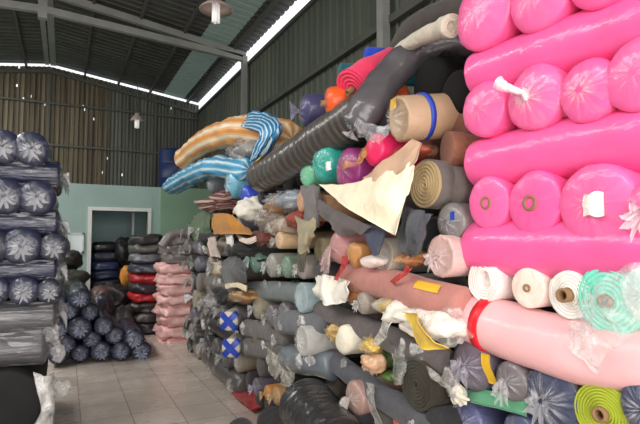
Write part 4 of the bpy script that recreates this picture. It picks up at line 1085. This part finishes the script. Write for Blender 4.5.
# ------------------------------------------------------------------ sacks by the office
PS = wrapped((242, 188, 182), 1.0, .18, .6)
GS = wrapped((128, 120, 118), .8, .18, .7)
YS = 8.15
lv = [(343, 'p'), (332, 'p'), (321.5, 'p'), (311, 'p'), (301, 'p'), (291, 'p'), (281, 'p'), (271, 'p'), (261.5, 'g'), (252.5, 'g'), (243, 'g')]
for i, (v, k) in enumerate(lv):
    c = onY(181 + rr.uniform(-1, 1) - (3 if k == 'p' else -2), v - 3, YS + .35); s = mpp(c)
    hw = (20.5 if k == 'p' else 20) * s; hh = 6.2 * s
    SEED[0] += 1
    top('cloth_sack', lump(c, (hw, .4, hh), .26, 8, SEED[0], pw=.55, seg=36, rg=18), PS if k == 'p' else GS,
        '%s plastic wrapped sack, %s from the floor in the tall stack by the office' % ('pale pink' if k == 'p' else 'grey', (['lowest'] + POS[1:])[i]), 'sack', 'stacked sacks by the office')
make_roll([onY(162, 246, YS), onY(170, 236, YS), onY(184, 233, YS), onY(197, 240, YS)], .07, GS, 'grey film covered roll curved over the top of the sacks', nl=14, amp=.1)
for (v, c_, lb) in ((240, (52, 50, 48), 'black flat bundle on top of the red and dark bundles'), (249, (92, 90, 84), 'olive grey bundle second from the top beside the doorway'), (258, (116, 118, 124), 'blue grey bundle third from the top beside the doorway'),
                    (268, (62, 62, 76), 'dark blue bundle above the upper red one'), (278, (176, 26, 34), 'red bundle beside the doorway, upper of two'), (287, (52, 46, 52), 'dark bundle between the two red bundles'),
                    (296, (186, 24, 34), 'red bundle beside the doorway, lower of two'), (306, (56, 52, 50), 'dark bundle just below the lower red one'), (316, (70, 64, 64), 'grey bundle third from the floor beside the doorway'),
                    (325, (48, 46, 50), 'black bundle second from the floor beside the doorway'), (334, (62, 56, 56), 'dark bundle on the floor beside the sacks')):
    c = onY(146, v, 9.4); s = mpp(c); SEED[0] += 1
    top('cloth_bundle', lump(c, (16 * s, .4, 5.8 * s), .2, 5, SEED[0], pw=.6), wrapped(c_, .7, .2, .6), lb, 'cloth bundle', 'bundles stacked beside the doorway')
# inside the doorway
for i, (v, c_, lb) in enumerate(((283, (30, 34, 52), 'folded dark navy pile in the doorway, lowest layer'), (274, (34, 42, 74), 'folded navy pile in the doorway, second layer'), (265, (38, 48, 88), 'folded blue pile in the doorway, third layer'),
                                 (256, (30, 36, 58), 'folded dark navy pile in the doorway, fourth layer'), (247, (24, 25, 28), 'folded black pile in the doorway, topmost layer'))):
    c = onY(104, v, YO + .45); s = mpp(c); SEED[0] += 1
    top('folded_cloth', lump(c, (15 * s, .35, 5.2 * s), .14, 5, SEED[0], pw=.55), wrapped(c_, .6, .2, .5), lb, 'folded cloth', 'folded cloth in the doorway')
c = onY(104, 300, YO + .45); k = c.z
struct_t = empty('wooden_table', (c.x, c.y, 0), 'low table carrying the folded cloth in the doorway', 'table')
zt_ = onY(104, 288.5, YO + .45).z
part('tabletop', box(c.x - .4, c.y - .38, zt_ - .04, c.x + .4, c.y + .38, zt_), plain((120, 84, 76), .7), struct_t, smooth=False)
for sx in (-1, 1):
    for sy in (-1, 1):
        part('leg', box(c.x + sx * .36 - .025, c.y + sy * .34 - .025, 0, c.x + sx * .36 + .025, c.y + sy * .34 + .025, zt_ - .04), plain((90, 64, 56), .7), struct_t, smooth=False)
def heap(u, v, ru, rv, Y, col, label, m=None, cat='cloth bundle', name='cloth_bundle', amp=.3, dep=.35):
    c = onY(u, v, Y); s = mpp(c); SEED[0] += 1
    return top(name, lump(c, (ru * s, dep, rv * s), amp, 4, SEED[0], pw=.85), m or wrapped(col, .7, .2, .5), label, cat)
heap(126, 276, 6, 10, 10.3, (214, 138, 44), 'orange yellow cloth bag in the right half of the doorway', dep=.12, name='cloth_bag', cat='bag')
heap(124, 252, 10, 14, 10.9, (26, 25, 26), 'black clothes heap in the upper right of the doorway')
heap(116, 302, 15, 20, 9.9, (34, 24, 26), 'black cloth heap in front of the doorway below the orange bag')
heap(122, 328, 17, 22, 9.2, (52, 52, 54), 'dark grey cloth heap sloping down behind the navy rolls', dep=.4)
heap(100, 297, 9, 12, 9.4, (112, 84, 80), 'dull pink carton like bundle behind the navy heap', amp=.15)
heap(98, 322, 16, 24, 8.9, (40, 44, 58), 'dark blue grey heap behind the navy rolls')
heap(70, 262, 11, 12, 9.8, (30, 30, 30), 'black cloth heap on the dark green pile below the white framed panel', dep=.3)
heap(66, 280, 20, 12, 9.6, (64, 66, 58), 'dark olive bundle pile below the white framed panel')
heap(70, 306, 22, 18, 9.3, (50, 52, 52), 'dark grey bundle pile behind the left of the navy rolls', dep=.3)
heap(64, 336, 26, 22, 9.2, (42, 44, 48), 'dark bundle on the floor behind the left of the navy rolls', dep=.3)
# panel on the office wall
c = onY(76, 243, YO); s = mpp(c)
root = empty('wall_panel', (c.x, YO - .04, c.z - .2), 'white framed small mirror on the teal wall left of the doorway', 'mirror')
fr_ = 7 * s; fh = 10 * s
part('frame', join(box(c.x - fr_, YO - .04, c.z - fh, c.x - fr_ + .03, YO, c.z + fh), box(c.x + fr_ - .03, YO - .04, c.z - fh, c.x + fr_, YO, c.z + fh), box(c.x - fr_, YO - .04, c.z - fh, c.x + fr_, YO, c.z - fh + .03), box(c.x - fr_, YO - .04, c.z + fh - .03, c.x + fr_, YO, c.z + fh)), WHITEP, root, smooth=False)
part('mirror_glass', box(c.x - fr_ + .03, YO - .02, c.z - fh + .03, c.x + fr_ - .03, YO - .012, c.z + fh - .03), plain((214, 226, 228), .3, .05, .03, 3, 'mirror_glass'), root, smooth=False)
c0 = onY(60, 250, YO)
top('wooden_board', box(c0.x - .06, YO - .06, 0, c0.x + .02, YO - .01, onY(60, 231, YO).z), plain((40, 38, 36), .7), 'dark narrow board leaning on the teal wall beside the left stack', 'board', smooth=False)
# blue drum on the office roof
c = onY(175, 170, YO + .9); R0 = .36
root = empty('water_drum', (c.x, c.y, HO), 'dark blue plastic drum standing on the flat office roof', 'drum')
prof = [(.02, 0), (R0 - .02, 0), (R0, .03), (R0, .28), (R0 + .015, .3), (R0, .32), (R0, .62), (R0 + .015, .64), (R0, .66), (R0, .92), (R0 - .03, .96), (.02, .97)]
part('drum_body', rings_mesh([[Vector((c.x + q * math.cos(2 * PI * j / 32), c.y + q * math.sin(2 * PI * j / 32), HO + z)) for j in range(32)] for q, z in prof], 32, True, True), plain((22, 44, 92), .45, 0, .1, 4, 'blue_plastic'), root)
part('bung_cap', tube((c.x + .2, c.y - .1, HO + 1.0), (0, 0, -1), .05, .001, .05), plain((20, 36, 76), .5), root)
